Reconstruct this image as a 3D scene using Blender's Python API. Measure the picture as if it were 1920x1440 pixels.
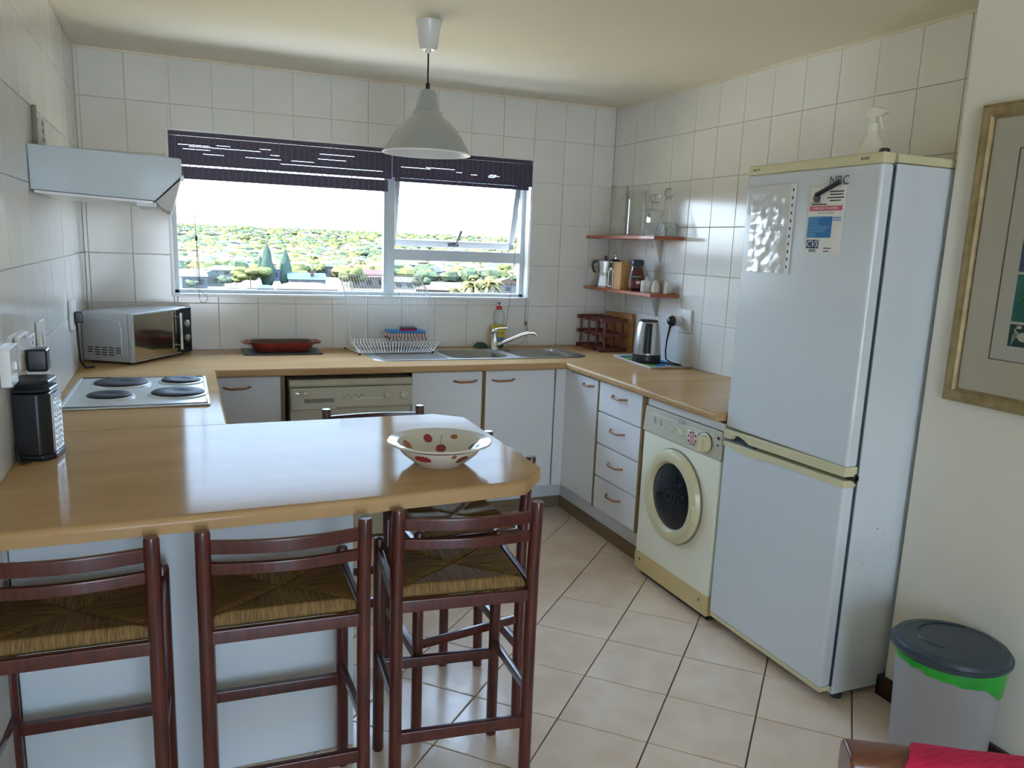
import bpy, bmesh, math, random
from mathutils import Vector, Matrix
random.seed(7)
SC = bpy.context.scene
COL = SC.collection
for o in list(bpy.data.objects):
    bpy.data.objects.remove(o)

# ------------------------------------------------------------------ camera
cd = bpy.data.cameras.new('camera')
cam = bpy.data.objects.new('camera', cd)
COL.objects.link(cam)
R_, U_, F_ = (0.92116717, -0.38720025, 0.039077), (0.03946451, 0.19283549, 0.98043716), (0.38716094, 0.90160437, -0.19291439)
cam.matrix_world = Matrix(((R_[0], U_[0], -F_[0], 0.402194), (R_[1], U_[1], -F_[1], -4.580355),
                           (R_[2], U_[2], -F_[2], 1.503131), (0, 0, 0, 1)))
cd.sensor_width = 36
cd.lens = 1507.648 * 36 / 1920
cd.shift_x = -8.89 / 1920
cd.shift_y = 38.57 / 1920
cd.clip_start = 0.05
cd.clip_end = 20000
SC.camera = cam

# ------------------------------------------------------------------ world, sun, exposure
w = bpy.data.worlds.new('sky')
SC.world = w
w.use_nodes = True
nt = w.node_tree
bg = nt.nodes['Background']
tc = nt.nodes.new('ShaderNodeTexCoord')
sp = nt.nodes.new('ShaderNodeSeparateXYZ')
cr = nt.nodes.new('ShaderNodeValToRGB')
nt.links.new(tc.outputs['Generated'], sp.inputs[0])
nt.links.new(sp.outputs['Z'], cr.inputs[0])
cr.color_ramp.elements[0].position = 0.0
cr.color_ramp.elements[0].color = (0.72, 0.84, 1.0, 1)
cr.color_ramp.elements[1].position = 0.75
cr.color_ramp.elements[1].color = (0.50, 0.69, 1.0, 1)
e = cr.color_ramp.elements.new(0.18)
e.color = (0.47, 0.70, 1.0, 1)
nt.links.new(cr.outputs[0], bg.inputs[0])
bg.inputs[1].default_value = 8.4

sl = bpy.data.lights.new('sun', 'SUN')
sl.energy = 20
sl.angle = math.radians(0.6)
sl.color = (1.0, 0.93, 0.78)
sun = bpy.data.objects.new('sun', sl)
COL.objects.link(sun)
sun.location = (-20, 0, 30)
sun.rotation_euler = (Vector((0.75, -0.02, -0.8))).to_track_quat('-Z', 'Y').to_euler()


SC.view_settings.view_transform = 'Standard'
SC.view_settings.look = 'None'
SC.view_settings.gamma = 1
SC.view_settings.use_curve_mapping = False
SC.view_settings.exposure = 0.95
cy = SC.cycles
cy.use_denoising = True
cy.max_bounces = 10
cy.diffuse_bounces = 6
cy.glossy_bounces = 5
cy.transmission_bounces = 8
cy.transparent_max_bounces = 24
cy.caustics_reflective = False
cy.caustics_refractive = False
cy.sample_clamp_indirect = 4

# ------------------------------------------------------------------ materials
def lin(c):
    return tuple(((x / 255) / 12.92 if x / 255 <= 0.04045 else ((x / 255 + 0.055) / 1.055) ** 2.4) for x in c)


def base(name):
    m = bpy.data.materials.new(name)
    m.use_nodes = True
    return m, m.node_tree, m.node_tree.nodes['Principled BSDF']


def objco(nt, scale=(1, 1, 1), rnd=False):
    t = nt.nodes.new('ShaderNodeTexCoord')
    mp = nt.nodes.new('ShaderNodeMapping')
    mp.inputs['Scale'].default_value = scale
    nt.links.new(t.outputs['Object'], mp.inputs[0])
    if rnd:
        oi = nt.nodes.new('ShaderNodeObjectInfo')
        mu = nt.nodes.new('ShaderNodeMath')
        mu.operation = 'MULTIPLY'
        mu.inputs[1].default_value = 37.0
        nt.links.new(oi.outputs['Random'], mu.inputs[0])
        nt.links.new(mu.outputs[0], mp.inputs['Location'])
    return mp.outputs[0]


def mat(name, c, rough=0.5, metal=0.0, coat=0.0, c2=None, scale=8.0, stretch=(1, 1, 1), bump=0.0, bscale=60.0,
        spec=0.5, rnd=False, det=4.0, lo=0.35, hi=0.65, coat_rough=0.06, sss=0.0, trans=0.0):
    m, nt, b = base(name)
    b.inputs['Base Color'].default_value = (*c, 1)
    b.inputs['Roughness'].default_value = rough
    b.inputs['Metallic'].default_value = metal
    b.inputs['Coat Weight'].default_value = coat
    b.inputs['Coat Roughness'].default_value = coat_rough
    b.inputs['Specular IOR Level'].default_value = spec
    b.inputs['Transmission Weight'].default_value = trans
    if c2 is not None:
        co = objco(nt, stretch, rnd)
        n = nt.nodes.new('ShaderNodeTexNoise')
        n.inputs['Scale'].default_value = scale
        n.inputs['Detail'].default_value = det
        r = nt.nodes.new('ShaderNodeValToRGB')
        r.color_ramp.elements[0].position = lo
        r.color_ramp.elements[0].color = (*c, 1)
        r.color_ramp.elements[1].position = hi
        r.color_ramp.elements[1].color = (*c2, 1)
        nt.links.new(co, n.inputs['Vector'])
        nt.links.new(n.outputs[0], r.inputs[0])
        nt.links.new(r.outputs[0], b.inputs['Base Color'])
    if bump:
        co = objco(nt, stretch, rnd)
        n = nt.nodes.new('ShaderNodeTexNoise')
        n.inputs['Scale'].default_value = bscale
        n.inputs['Detail'].default_value = 3
        bp = nt.nodes.new('ShaderNodeBump')
        bp.inputs['Strength'].default_value = bump
        bp.inputs['Distance'].default_value = 0.002
        nt.links.new(co, n.inputs['Vector'])
        nt.links.new(n.outputs[0], bp.inputs['Height'])
        nt.links.new(bp.outputs[0], b.inputs['Normal'])
    return m


def thin_glass(name, tint=(0.97, 0.99, 0.98), blend=0.25, rough=0.02, bump=0.0, bscale=80.0, edge=(0.55, 0.6, 0.58), refl=1.0):
    m, nt, b = base(name)
    nt.nodes.remove(b)
    out = nt.nodes['Material Output']
    tr = nt.nodes.new('ShaderNodeBsdfTransparent')
    gl = nt.nodes.new('ShaderNodeBsdfGlossy')
    gl.inputs['Roughness'].default_value = rough
    lw = nt.nodes.new('ShaderNodeLayerWeight')
    lw.inputs['Blend'].default_value = blend
    mx = nt.nodes.new('ShaderNodeMixShader')
    cm = nt.nodes.new('ShaderNodeMix')
    cm.data_type = 'RGBA'
    cm.inputs[6].default_value = (*tint, 1)
    cm.inputs[7].default_value = (*edge, 1)
    nt.links.new(lw.outputs['Facing'], cm.inputs[0])
    nt.links.new(cm.outputs[2], tr.inputs[0])
    mu = nt.nodes.new('ShaderNodeMath')
    mu.operation = 'MULTIPLY'
    mu.inputs[1].default_value = refl
    nt.links.new(lw.outputs['Fresnel'], mu.inputs[0])
    nt.links.new(mu.outputs[0], mx.inputs[0])
    nt.links.new(tr.outputs[0], mx.inputs[1])
    nt.links.new(gl.outputs[0], mx.inputs[2])
    nt.links.new(mx.outputs[0], out.inputs[0])
    if bump:
        co = objco(nt)
        v = nt.nodes.new('ShaderNodeTexVoronoi')
        v.inputs['Scale'].default_value = bscale
        bp = nt.nodes.new('ShaderNodeBump')
        bp.inputs['Strength'].default_value = bump
        bp.inputs['Distance'].default_value = 0.004
        nt.links.new(co, v.inputs['Vector'])
        nt.links.new(v.outputs[0], bp.inputs['Height'])
        nt.links.new(bp.outputs[0], gl.inputs['Normal'])
        nt.links.new(bp.outputs[0], lw.inputs['Normal'])
    return m


MT = {}
MT['tile'] = mat('wall_tile', (0.745, 0.73, 0.685), 0.13, c2=(0.78, 0.765, 0.72), scale=3, rnd=True, bump=0.05, bscale=5)
MT['grout'] = mat('wall_grout', (0.68, 0.66, 0.61), 0.8)
MT['plaster'] = mat('plaster', (0.74, 0.70, 0.60), 0.75, c2=(0.78, 0.74, 0.64), scale=2, bump=0.25, bscale=40)
MT['ceiling'] = mat('ceiling_paint', (0.72, 0.655, 0.51), 0.8, c2=(0.75, 0.69, 0.545), scale=1.5)
MT['ftile'] = mat('floor_tile', (0.80, 0.635, 0.49), 0.22, c2=(0.87, 0.73, 0.59), scale=7, rnd=True, det=8, bump=0.5, bscale=28, spec=0.45)
MT['fgrout'] = mat('floor_grout', (0.12, 0.09, 0.07), 0.9)
MT['top'] = mat('worktop_laminate', lin((178, 143, 102)), 0.27, c2=lin((190, 156, 113)), scale=3, stretch=(0.6, 3, 3), coat=0.23, coat_rough=0.12, bump=0.03, bscale=6, spec=0.0)
MT['white'] = mat('cabinet_white', (0.73, 0.74, 0.75), 0.38, bump=0.06, bscale=90)
MT['carcass'] = mat('carcass_white', (0.66, 0.66, 0.65), 0.5)
MT['panel'] = mat('peninsula_panel', (0.66, 0.72, 0.75), 0.42, c2=(0.70, 0.75, 0.78), scale=2)
MT['edge'] = mat('door_edge_strip', lin((128, 104, 66)), 0.5, c2=lin((140, 116, 76)), scale=12, stretch=(4, 4, .4))
MT['kick'] = mat('kick_board', lin((120, 100, 76)), 0.6, c2=lin((134, 114, 88)), scale=9, stretch=(.5, .5, 6))
MT['handle'] = mat('copper_wood_handle', lin((152, 100, 66)), 0.35, c2=lin((170, 116, 78)), scale=20, coat=0.4)
MT['dark'] = mat('dark_recess', (0.02, 0.022, 0.028), 0.8)
MT['applwhite'] = mat('fridge_enamel', (0.67, 0.72, 0.755), 0.2, coat=0.3, bump=0.08, bscale=260)
MT['cream'] = mat('cream_plastic', lin((214, 206, 166)), 0.35, coat=0.2)
MT['creamd'] = mat('cream_plastic_dark', lin((214, 190, 138)), 0.4)
MT['creamw'] = mat('cream_enamel', lin((240, 238, 216)), 0.28, coat=0.3)
MT['beige'] = mat('grey_beige_panel', lin((196, 192, 172)), 0.38, coat=0.2)
MT['washer'] = mat('washer_plastic', lin((190, 185, 164)), 0.35, coat=0.3)
MT['bglass'] = mat('dark_door_glass', (0.007, 0.013, 0.020), 0.12, spec=0.35)
MT['wood'] = mat('mahogany', lin((58, 20, 18)), 0.3, c2=lin((92, 34, 27)), scale=14, stretch=(6, 6, .6), coat=0.35, coat_rough=0.18, lo=0.3, hi=0.75)
MT['rackwood'] = mat('rack_wood', lin((96, 46, 40)), 0.45, c2=lin((116, 58, 48)), scale=16)
MT['shelf'] = mat('shelf_wood', lin((150, 72, 42)), 0.4, c2=lin((190, 102, 62)), scale=9, stretch=(8, .7, 8), coat=0.25)
MT['oak'] = mat('pale_wood', lin((206, 158, 98)), 0.5, c2=lin((222, 178, 116)), scale=10, stretch=(6, 6, .6))
MT['board'] = mat('board_wood', lin((196, 150, 92)), 0.5, c2=lin((168, 122, 74)), scale=12, stretch=(5, .7, 5))
MT['brownbox'] = mat('brown_box', lin((92, 62, 40)), 0.6)
MT['steel'] = mat('brushed_steel', (0.56, 0.55, 0.53), 0.28, 1.0, bump=0.05, bscale=200)
MT['sinksteel'] = mat('sink_steel', (0.36, 0.36, 0.345), 0.3, 1.0)
MT['chrome'] = mat('chrome', (0.75, 0.77, 0.78), 0.08, 1.0)
MT['alu'] = mat('cast_aluminium', (0.68, 0.67, 0.62), 0.33, 1.0)
MT['lampmetal'] = mat('lamp_shade_metal', (0.40, 0.435, 0.45), 0.34, 0.45, coat=0.3)
MT['lampin'] = mat('lamp_inside', (0.80, 0.80, 0.78), 0.45)
MT['black'] = mat('black_plastic', (0.012, 0.014, 0.017), 0.35)
MT['rubber'] = mat('black_rubber', (0.015, 0.015, 0.015), 0.6)
MT['frame'] = mat('window_frame_paint', (0.60, 0.66, 0.70), 0.4)
MT['sashgrey'] = mat('sash_paint', (0.30, 0.29, 0.285), 0.5)
MT['pwhite'] = mat('white_plastic', (0.74, 0.74, 0.72), 0.3, coat=0.2)
MT['blind'] = mat('blind_slats', (0.04, 0.034, 0.075), 0.5, c2=(0.065, 0.045, 0.085), scale=4, stretch=(1, 1, 60))  # red-brown slats turned purple: bluish lens haze is put into the colour
MT['cord'] = mat('cord', (0.16, 0.11, 0.11), 0.8)
MT['thread'] = mat('thread', (0.12, 0.11, 0.18), 0.8)
MT['terra'] = mat('terracotta_glaze', lin((128, 48, 40)), 0.3, coat=0.5, c2=lin((150, 62, 50)), scale=20)
MT['terrain'] = mat('terracotta_dark', lin((70, 42, 36)), 0.4, coat=0.4)
MT['slate'] = mat('dark_green_board', lin((46, 64, 62)), 0.4)
MT['wire'] = mat('white_wire', (0.74, 0.74, 0.72), 0.35)
MT['blue'] = mat('blue_tray', lin((70, 150, 214)), 0.4)
MT['pink'] = mat('pink_sponge', lin((176, 40, 84)), 0.8)
MT['green'] = mat('green_pad', lin((34, 70, 52)), 0.9)
MT['liner'] = mat('green_bin_bag', lin((24, 150, 40)), 0.3, c2=lin((40, 176, 56)), scale=8, bump=0.6, bscale=30)
MT['lid'] = mat('bin_lid', lin((50, 64, 74)), 0.36, bump=0.1, bscale=120)
MT['bin'] = mat('bin_body', lin((158, 158, 162)), 0.4)
MT['bb'] = mat('dark_baseboard', lin((44, 26, 20)), 0.4, c2=lin((60, 36, 28)), scale=10, coat=0.3)
MT['gold'] = mat('gilt_frame', lin((140, 120, 80)), 0.5, 0.3, c2=lin((164, 146, 104)), scale=30, bump=0.25, bscale=60)
MT['mat'] = mat('mount_card', (0.86, 0.84, 0.74), 0.85)
MT['paper'] = mat('paper', (0.82, 0.81, 0.76), 0.8)
MT['glass'] = thin_glass('window_glass', (0.985, 0.99, 0.99), 0.12, 0.0, edge=(0.8, 0.85, 0.85))
MT['pglass'] = thin_glass('picture_glass', (0.99, 0.99, 0.985), 0.16, 0.01, edge=(0.97, 0.97, 0.96))
MT['cglass'] = thin_glass('clear_glass', (0.985, 0.99, 0.98), 0.22, 0.03, edge=(0.88, 0.90, 0.88), refl=0.45)
MT['cut'] = thin_glass('cut_glass', (0.97, 0.98, 0.965), 0.38, 0.06, bump=1.0, bscale=95, edge=(0.74, 0.77, 0.74), refl=0.7)
MT['pet'] = thin_glass('clear_bottle', (0.96, 0.98, 0.97), 0.3, 0.05, edge=(0.78, 0.82, 0.82), refl=0.5)
MT['sleeve'] = mat('crinkled_sleeve', (0.62, 0.63, 0.63), 0.12, coat=0.8, c2=(0.72, 0.72, 0.71), scale=12, bump=0.7, bscale=34)
MT['ceramic'] = mat('white_ceramic', (0.72, 0.70, 0.66), 0.2, coat=0.5)
MT['mlight'] = mat('microwave_grey', (0.48, 0.49, 0.50), 0.33, 0.4)
MT['mirror'] = mat('mirror_door', (0.42, 0.38, 0.30), 0.06, 0.95)
MT['hood'] = mat('hood_paint', (0.46, 0.535, 0.57), 0.4, coat=0.15)
MT['hoodg'] = mat('hood_visor', (0.50, 0.48, 0.45), 0.45)
MT['hobs'] = mat('hob_enamel', (0.66, 0.67, 0.66), 0.3, 0.25, coat=0.2)
MT['plate'] = mat('cast_iron_plate', (0.016, 0.014, 0.016), 0.6, c2=(0.03, 0.026, 0.03), scale=12, spec=0.25)
MT['led'] = mat('led_panel', (0.72, 0.75, 0.76), 0.18, 0.6, coat=0.6)
MT['ledd'] = mat('led_dot', (0.85, 0.87, 0.86), 0.1, 0.3, coat=1.0)
MT['navy'] = mat('navy_print', lin((24, 52, 84)), 0.6)
MT['pinkp'] = mat('pink_print', lin((204, 96, 112)), 0.6)
MT['bluep'] = mat('blue_print', lin((20, 112, 172)), 0.6)
MT['bluel'] = mat('pale_blue_print', lin((90, 150, 200)), 0.6)
MT['ink'] = mat('dark_ink', (0.03, 0.03, 0.035), 0.6)
MT['inkg'] = mat('grey_ink', (0.22, 0.2, 0.17), 0.6)
MT['redp'] = mat('red_print', lin((140, 24, 44)), 0.5)
MT['yellow'] = mat('yellow_label', lin((222, 196, 40)), 0.45)
MT['bottleg'] = mat('green_liquid', lin((16, 84, 60)), 0.15, coat=0.6)
MT['redcap'] = mat('red_cap', lin((196, 40, 56)), 0.35)
MT['teal'] = mat('teal_cap', lin((40, 120, 106)), 0.4)
MT['coffee'] = mat('coffee_jar', lin((52, 26, 18)), 0.08, coat=0.8)
MT['clabel'] = mat('coffee_label', lin((120, 40, 32)), 0.4, c2=lin((60, 26, 20)), scale=16)
MT['clabel2'] = mat('coffee_band', (0.02, 0.012, 0.01), 0.4)
MT['navyl'] = mat('navy_lid', lin((36, 40, 62)), 0.35)
MT['traywhite'] = mat('tray_rim', (0.72, 0.74, 0.76), 0.35)
MT['trayblue'] = mat('tray_blue', lin((22, 130, 200)), 0.55, spec=0.2)
MT['traygreen'] = mat('tray_green', lin((110, 160, 50)), 0.55, spec=0.2)
MT['traynavy'] = mat('tray_navy', lin((16, 84, 130)), 0.55, spec=0.2)
MT['spray'] = mat('spray_bottle', lin((232, 230, 212)), 0.35, coat=0.1)
MT['leafr'] = mat('leaf_crimson', lin((138, 22, 36)), 0.3, c2=lin((164, 40, 48)), scale=40, coat=0.5)
MT['leafo'] = mat('leaf_rust', lin((164, 84, 50)), 0.3, c2=lin((180, 104, 62)), scale=40, coat=0.5)
MT['leafb'] = mat('leaf_brown', lin((110, 60, 46)), 0.3, coat=0.5)
MT['bowlc'] = mat('bowl_ceramic', (0.68, 0.66, 0.57), 0.14, coat=0.6)
MT['armwood'] = mat('chair_arm_wood', lin((104, 58, 38)), 0.35, c2=lin((124, 74, 50)), scale=10, stretch=(1, 6, 6), coat=0.3)
MT['pinkcloth'] = mat('pink_cloth', lin((190, 16, 62)), 0.85, c2=lin((214, 32, 82)), scale=18, stretch=(1, 8, 8), bump=0.8, bscale=40)
MT['tealprint'] = mat('teal_print', lin((30, 120, 112)), 0.6, c2=lin((70, 160, 146)), scale=14)
MT['purpleprint'] = mat('blue_violet_print', lin((74, 80, 130)), 0.6, c2=lin((60, 120, 140)), scale=14)
MT['darkteal'] = mat('dark_teal_print', lin((18, 70, 72)), 0.6)
MT['greenprint'] = mat('green_print', lin((46, 140, 84)), 0.6)

# rush seat strands: stretched noise along each strand direction
def rush(name, st):
    return mat(name, lin((66, 48, 26)), 0.7, c2=lin((166, 130, 76)), scale=9, stretch=st, det=5, lo=0.28, hi=0.74, spec=0.3)
MT['rushx'] = rush('rush_across', (.8, 60, 3))
MT['rushy'] = rush('rush_along', (60, .8, 3))


def striped(name, a, b, axis, freq):
    m, nt, bs = base(name)
    co = objco(nt)
    s = nt.nodes.new('ShaderNodeSeparateXYZ')
    nt.links.new(co, s.inputs[0])
    mu = nt.nodes.new('ShaderNodeMath'); mu.operation = 'MULTIPLY'; mu.inputs[1].default_value = freq
    sn = nt.nodes.new('ShaderNodeMath'); sn.operation = 'SINE'
    r = nt.nodes.new('ShaderNodeValToRGB')
    r.color_ramp.interpolation = 'CONSTANT'
    r.color_ramp.elements[0].color = (*a, 1)
    r.color_ramp.elements[1].position = 0.55
    r.color_ramp.elements[1].color = (*b, 1)
    nt.links.new(s.outputs[axis], mu.inputs[0])
    nt.links.new(mu.outputs[0], sn.inputs[0])
    nt.links.new(sn.outputs[0], r.inputs[0])
    nt.links.new(r.outputs[0], bs.inputs['Base Color'])
    bs.inputs['Roughness'].default_value = 0.9
    return m
MT['towel'] = striped('striped_towel', (0.62, 0.56, 0.5), lin((140, 52, 56)), 0, 380)
MT['towel2'] = striped('striped_towel_pale', (0.58, 0.54, 0.5), lin((150, 96, 96)), 0, 300)
MT['ground'] = mat('town_ground', (0.028, 0.032, 0.012), 0.95, c2=(0.075, 0.066, 0.042), scale=0.035, det=8, lo=0.4, hi=0.6)
MT['bounce_ground'] = mat('pale_bounce_ground', (0.42, 0.36, 0.25), 0.95, c2=(0.55, 0.48, 0.36), scale=0.05, det=6)  # added pale ground, out of view, bouncing warm sunlight up to the ceiling
MT['plain'] = mat('sandy_plain', (0.085, 0.078, 0.058), 0.95, c2=(0.06, 0.06, 0.038), scale=0.004, det=8)
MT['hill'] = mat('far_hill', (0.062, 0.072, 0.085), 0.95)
for nm, c, c2 in (('tree_a', (0.050, 0.058, 0.024), (0.085, 0.088, 0.038)), ('tree_b', (0.034, 0.048, 0.031), (0.056, 0.067, 0.042)),
                  ('tree_c', (0.072, 0.070, 0.030), (0.11, 0.10, 0.048)), ('cypress', (0.027, 0.043, 0.035), (0.038, 0.055, 0.042)),
                  ('palm', (0.056, 0.053, 0.022), (0.09, 0.078, 0.034))):
    MT[nm] = mat(nm, c, 0.95, c2=c2, scale=0.9, det=6, rnd=False, spec=0.0)
MT['trunk'] = mat('trunk', (0.2, 0.15, 0.1), 0.9)
MT['hwhite'] = mat('house_white', (0.06, 0.058, 0.054), 0.85)
MT['hcream'] = mat('house_cream', (0.042, 0.036, 0.026), 0.85)
MT['hmint'] = mat('house_mint', (0.03, 0.045, 0.042), 0.85)
MT['hlilac'] = mat('house_lilac', (0.03, 0.03, 0.052), 0.85)
MT['hgrey'] = mat('house_grey', (0.03, 0.031, 0.035), 0.85)
MT['rblue'] = mat('roof_blue', (0.010, 0.024, 0.040), 0.7)
MT['rorange'] = mat('roof_orange', (0.034, 0.018, 0.010), 0.85)
MT['rred'] = mat('roof_red', (0.034, 0.012, 0.0095), 0.85)
MT['rgrey'] = mat('roof_grey', (0.022, 0.026, 0.034), 0.85)
MT['rwhite'] = mat('roof_white', (0.052, 0.049, 0.044), 0.85)
MT['hwin'] = mat('house_window', (0.008, 0.01, 0.014), 0.15)
MT['lawn'] = mat('lawn', (0.05, 0.058, 0.012), 0.95)

# ------------------------------------------------------------------ mesh builder
class M:
    def __init__(s):
        s.v, s.f, s.mi, s.cur = [], [], [], 0

    def add(s, vs, fs):
        b = len(s.v)
        s.v += [tuple(p) for p in vs]
        for f in fs:
            s.f.append(tuple(i + b for i in f))
            s.mi.append(s.cur)
        return s

    def box(s, x0, y0, z0, x1, y1, z1):
        s.add([(x0, y0, z0), (x1, y0, z0), (x1, y1, z0), (x0, y1, z0), (x0, y0, z1), (x1, y0, z1), (x1, y1, z1), (x0, y1, z1)],
              [(3, 2, 1, 0), (4, 5, 6, 7), (0, 1, 5, 4), (1, 2, 6, 5), (2, 3, 7, 6), (3, 0, 4, 7)])
        return s

    def prism(s, poly, a, b, axis='z'):
        n = len(poly)
        def P(p, h):
            return {'z': (p[0], p[1], h), 'x': (h, p[0], p[1]), 'y': (p[0], h, p[1])}[axis]
        s.add([P(p, a) for p in poly] + [P(p, b) for p in poly],
              [tuple(range(n - 1, -1, -1)), tuple(range(n, 2 * n))] + [(i, (i + 1) % n, n + (i + 1) % n, n + i) for i in range(n)])
        return s

    def tube(s, pts, r, n=8, closed=False, flat=None):
        pts = [Vector(p) for p in pts]
        k = len(pts)
        rs = r if isinstance(r, (list, tuple)) else [r] * k
        tang = []
        for i in range(k):
            if closed:
                t = pts[(i + 1) % k] - pts[i - 1]
            else:
                t = pts[min(i + 1, k - 1)] - pts[max(i - 1, 0)]
            tang.append(t.normalized())
        ref = Vector((0, 0, 1)) if abs(tang[0].z) < 0.9 else Vector((1, 0, 0))
        u = tang[0].cross(ref).normalized()
        vs = []
        for i in range(k):
            u = (u - tang[i] * u.dot(tang[i])).normalized()
            w_ = tang[i].cross(u)
            fa = flat or 1
            for j in range(n):
                a = 2 * math.pi * j / n
                vs.append(pts[i] + rs[i] * (math.cos(a) * u + math.sin(a) * w_ * fa))
        fs = []
        for i in range(k if closed else k - 1):
            i2 = (i + 1) % k
            for j in range(n):
                fs.append((i * n + j, i * n + (j + 1) % n, i2 * n + (j + 1) % n, i2 * n + j))
        if not closed:
            fs += [tuple(range(n - 1, -1, -1)), tuple(range((k - 1) * n, k * n))]
        s.add(vs, fs)
        return s

    def lathe(s, prof, c=(0, 0, 0), n=32, axis=None, sx=1, sy=1, cap=True):
        c = Vector(c)
        if axis is None:
            X, Y, Z = Vector((1, 0, 0)), Vector((0, 1, 0)), Vector((0, 0, 1))
        else:
            Z = Vector(axis).normalized()
            X = Z.cross(Vector((0, 0, 1)) if abs(Z.z) < 0.9 else Vector((1, 0, 0))).normalized()
            Y = Z.cross(X)
        vs, fs = [], []
        for r, z in prof:
            for j in range(n):
                a = 2 * math.pi * j / n
                vs.append(c + X * (r * math.cos(a) * sx) + Y * (r * math.sin(a) * sy) + Z * z)
        for i in range(len(prof) - 1):
            for j in range(n):
                fs.append((i * n + j, i * n + (j + 1) % n, (i + 1) * n + (j + 1) % n, (i + 1) * n + j))
        if cap:
            if prof[0][0] > 1e-6:
                fs.append(tuple(range(n - 1, -1, -1)))
            if prof[-1][0] > 1e-6:
                k = (len(prof) - 1) * n
                fs.append(tuple(range(k, k + n)))
        s.add(vs, fs)
        return s

    def loft(s, rings, capa=True, capb=True):
        n = len(rings[0])
        vs = [p for r in rings for p in r]
        fs = []
        for i in range(len(rings) - 1):
            for j in range(n):
                fs.append((i * n + j, i * n + (j + 1) % n, (i + 1) * n + (j + 1) % n, (i + 1) * n + j))
        if capa:
            fs.append(tuple(range(n - 1, -1, -1)))
        if capb:
            k = (len(rings) - 1) * n
            fs.append(tuple(range(k, k + n)))
        s.add(vs, fs)
        return s

    def ball(s, c, r, n=12, m=8, sz=(1, 1, 1)):
        prof = []
        vs, fs = [], []
        for i in range(1, m):
            t = math.pi * i / m
            for j in range(n):
                a = 2 * math.pi * j / n
                vs.append((c[0] + r * sz[0] * math.sin(t) * math.cos(a), c[1] + r * sz[1] * math.sin(t) * math.sin(a), c[2] + r * sz[2] * math.cos(t)))
        vs += [(c[0], c[1], c[2] + r * sz[2]), (c[0], c[1], c[2] - r * sz[2])]
        T, B = len(vs) - 2, len(vs) - 1
        for i in range(m - 2):
            for j in range(n):
                fs.append((i * n + j, (i + 1) * n + j, (i + 1) * n + (j + 1) % n, i * n + (j + 1) % n))
        for j in range(n):
            fs.append((T, j, (j + 1) % n))
            fs.append((B, (m - 2) * n + (j + 1) % n, (m - 2) * n + j))
        s.add(vs, fs)
        return s

    def text(s, txt, size, o, u, v, align='CENTER'):
        c = bpy.data.curves.new('t', 'FONT')
        c.body, c.size, c.align_x, c.align_y = txt, size, align, 'CENTER'
        c.resolution_u = 2
        ob = bpy.data.objects.new('t', c)
        COL.objects.link(ob)
        dg = bpy.context.evaluated_depsgraph_get()
        me = bpy.data.meshes.new_from_object(ob.evaluated_get(dg))
        o, u, v = Vector(o), Vector(u), Vector(v)
        s.add([o + u * p.co.x + v * p.co.y for p in me.vertices], [tuple(p.vertices) for p in me.polygons])
        bpy.data.meshes.remove(me)
        bpy.data.objects.remove(ob)
        bpy.data.curves.remove(c)
        return s

    def quad(s, o, u, v, a0, b0, a1, b1):
        o, u, v = Vector(o), Vector(u), Vector(v)
        s.add([o + u * a0 + v * b0, o + u * a1 + v * b0, o + u * a1 + v * b1, o + u * a0 + v * b1], [(0, 1, 2, 3)])
        return s


def rring(cx, cy_, hx, hy, r, z, k=5):
    pts = []
    for sx, sy, a0 in ((1, 1, 0), (-1, 1, 90), (-1, -1, 180), (1, -1, 270)):
        for i in range(k):
            a = math.radians(a0 + 90 * i / (k - 1))
            pts.append((cx + sx * (hx - r) + r * math.cos(a), cy_ + sy * (hy - r) + r * math.sin(a), z))
    return pts


ORG = {}


def mesh_obj(name, m, mats, off=(0, 0, 0), bevel=0, seg=2, smooth=True, bfilter=None, angle=38, recalc=True):
    me = bpy.data.meshes.new(name)
    o3 = Vector(off)
    me.from_pydata([Vector(p) - o3 for p in m.v], [], m.f)
    if not isinstance(mats, (list, tuple)):
        mats = [mats]
    for x in mats:
        me.materials.append(MT[x] if isinstance(x, str) else x)
    if len(mats) > 1:
        me.polygons.foreach_set('material_index', m.mi)
    bm = bmesh.new()
    bm.from_mesh(me)
    if recalc:
        bmesh.ops.recalc_face_normals(bm, faces=bm.faces)
    if bevel:
        es = []
        for e_ in bm.edges:
            if len(e_.link_faces) == 2 and e_.calc_face_angle(0) > 0.5:
                if bfilter is None or bfilter(e_.verts[0].co + o3, e_.verts[1].co + o3):
                    es.append(e_)
        bmesh.ops.bevel(bm, geom=es, offset=bevel, segments=seg, affect='EDGES', clamp_overlap=True, profile=0.5)
    bm.to_mesh(me)
    bm.free()
    if smooth:
        me.polygons.foreach_set('use_smooth', [True] * len(me.polygons))
        me.set_sharp_from_angle(angle=math.radians(angle))
    ob = bpy.data.objects.new(name, me)
    COL.objects.link(ob)
    if bevel and smooth:
        wn = ob.modifiers.new('weighted_normals', 'WEIGHTED_NORMAL')
        wn.keep_sharp = True
        wn.mode = 'FACE_AREA'
        wn.weight = 100
    return ob


def thing(name, label, cat, loc=(0, 0, 0), rotz=0, group=None, local=False):
    o = bpy.data.objects.new(name, None)
    COL.objects.link(o)
    o.location = loc
    o.rotation_euler = (0, 0, rotz)
    o.empty_display_size = 0.05
    o['label'], o['category'] = label, cat
    if group:
        o['group'] = group
    ORG[o.name] = (0, 0, 0) if (local or rotz) else tuple(loc)
    return o


def part(name, m, mats, parent, label=None, kind=None, **k):
    off = ORG[parent.name]
    o = mesh_obj(name, m, mats, off, **k)
    o.parent = parent
    ORG[o.name] = off
    if label:
        o['label'] = label
    if kind:
        o['kind'] = kind
    return o


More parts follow.
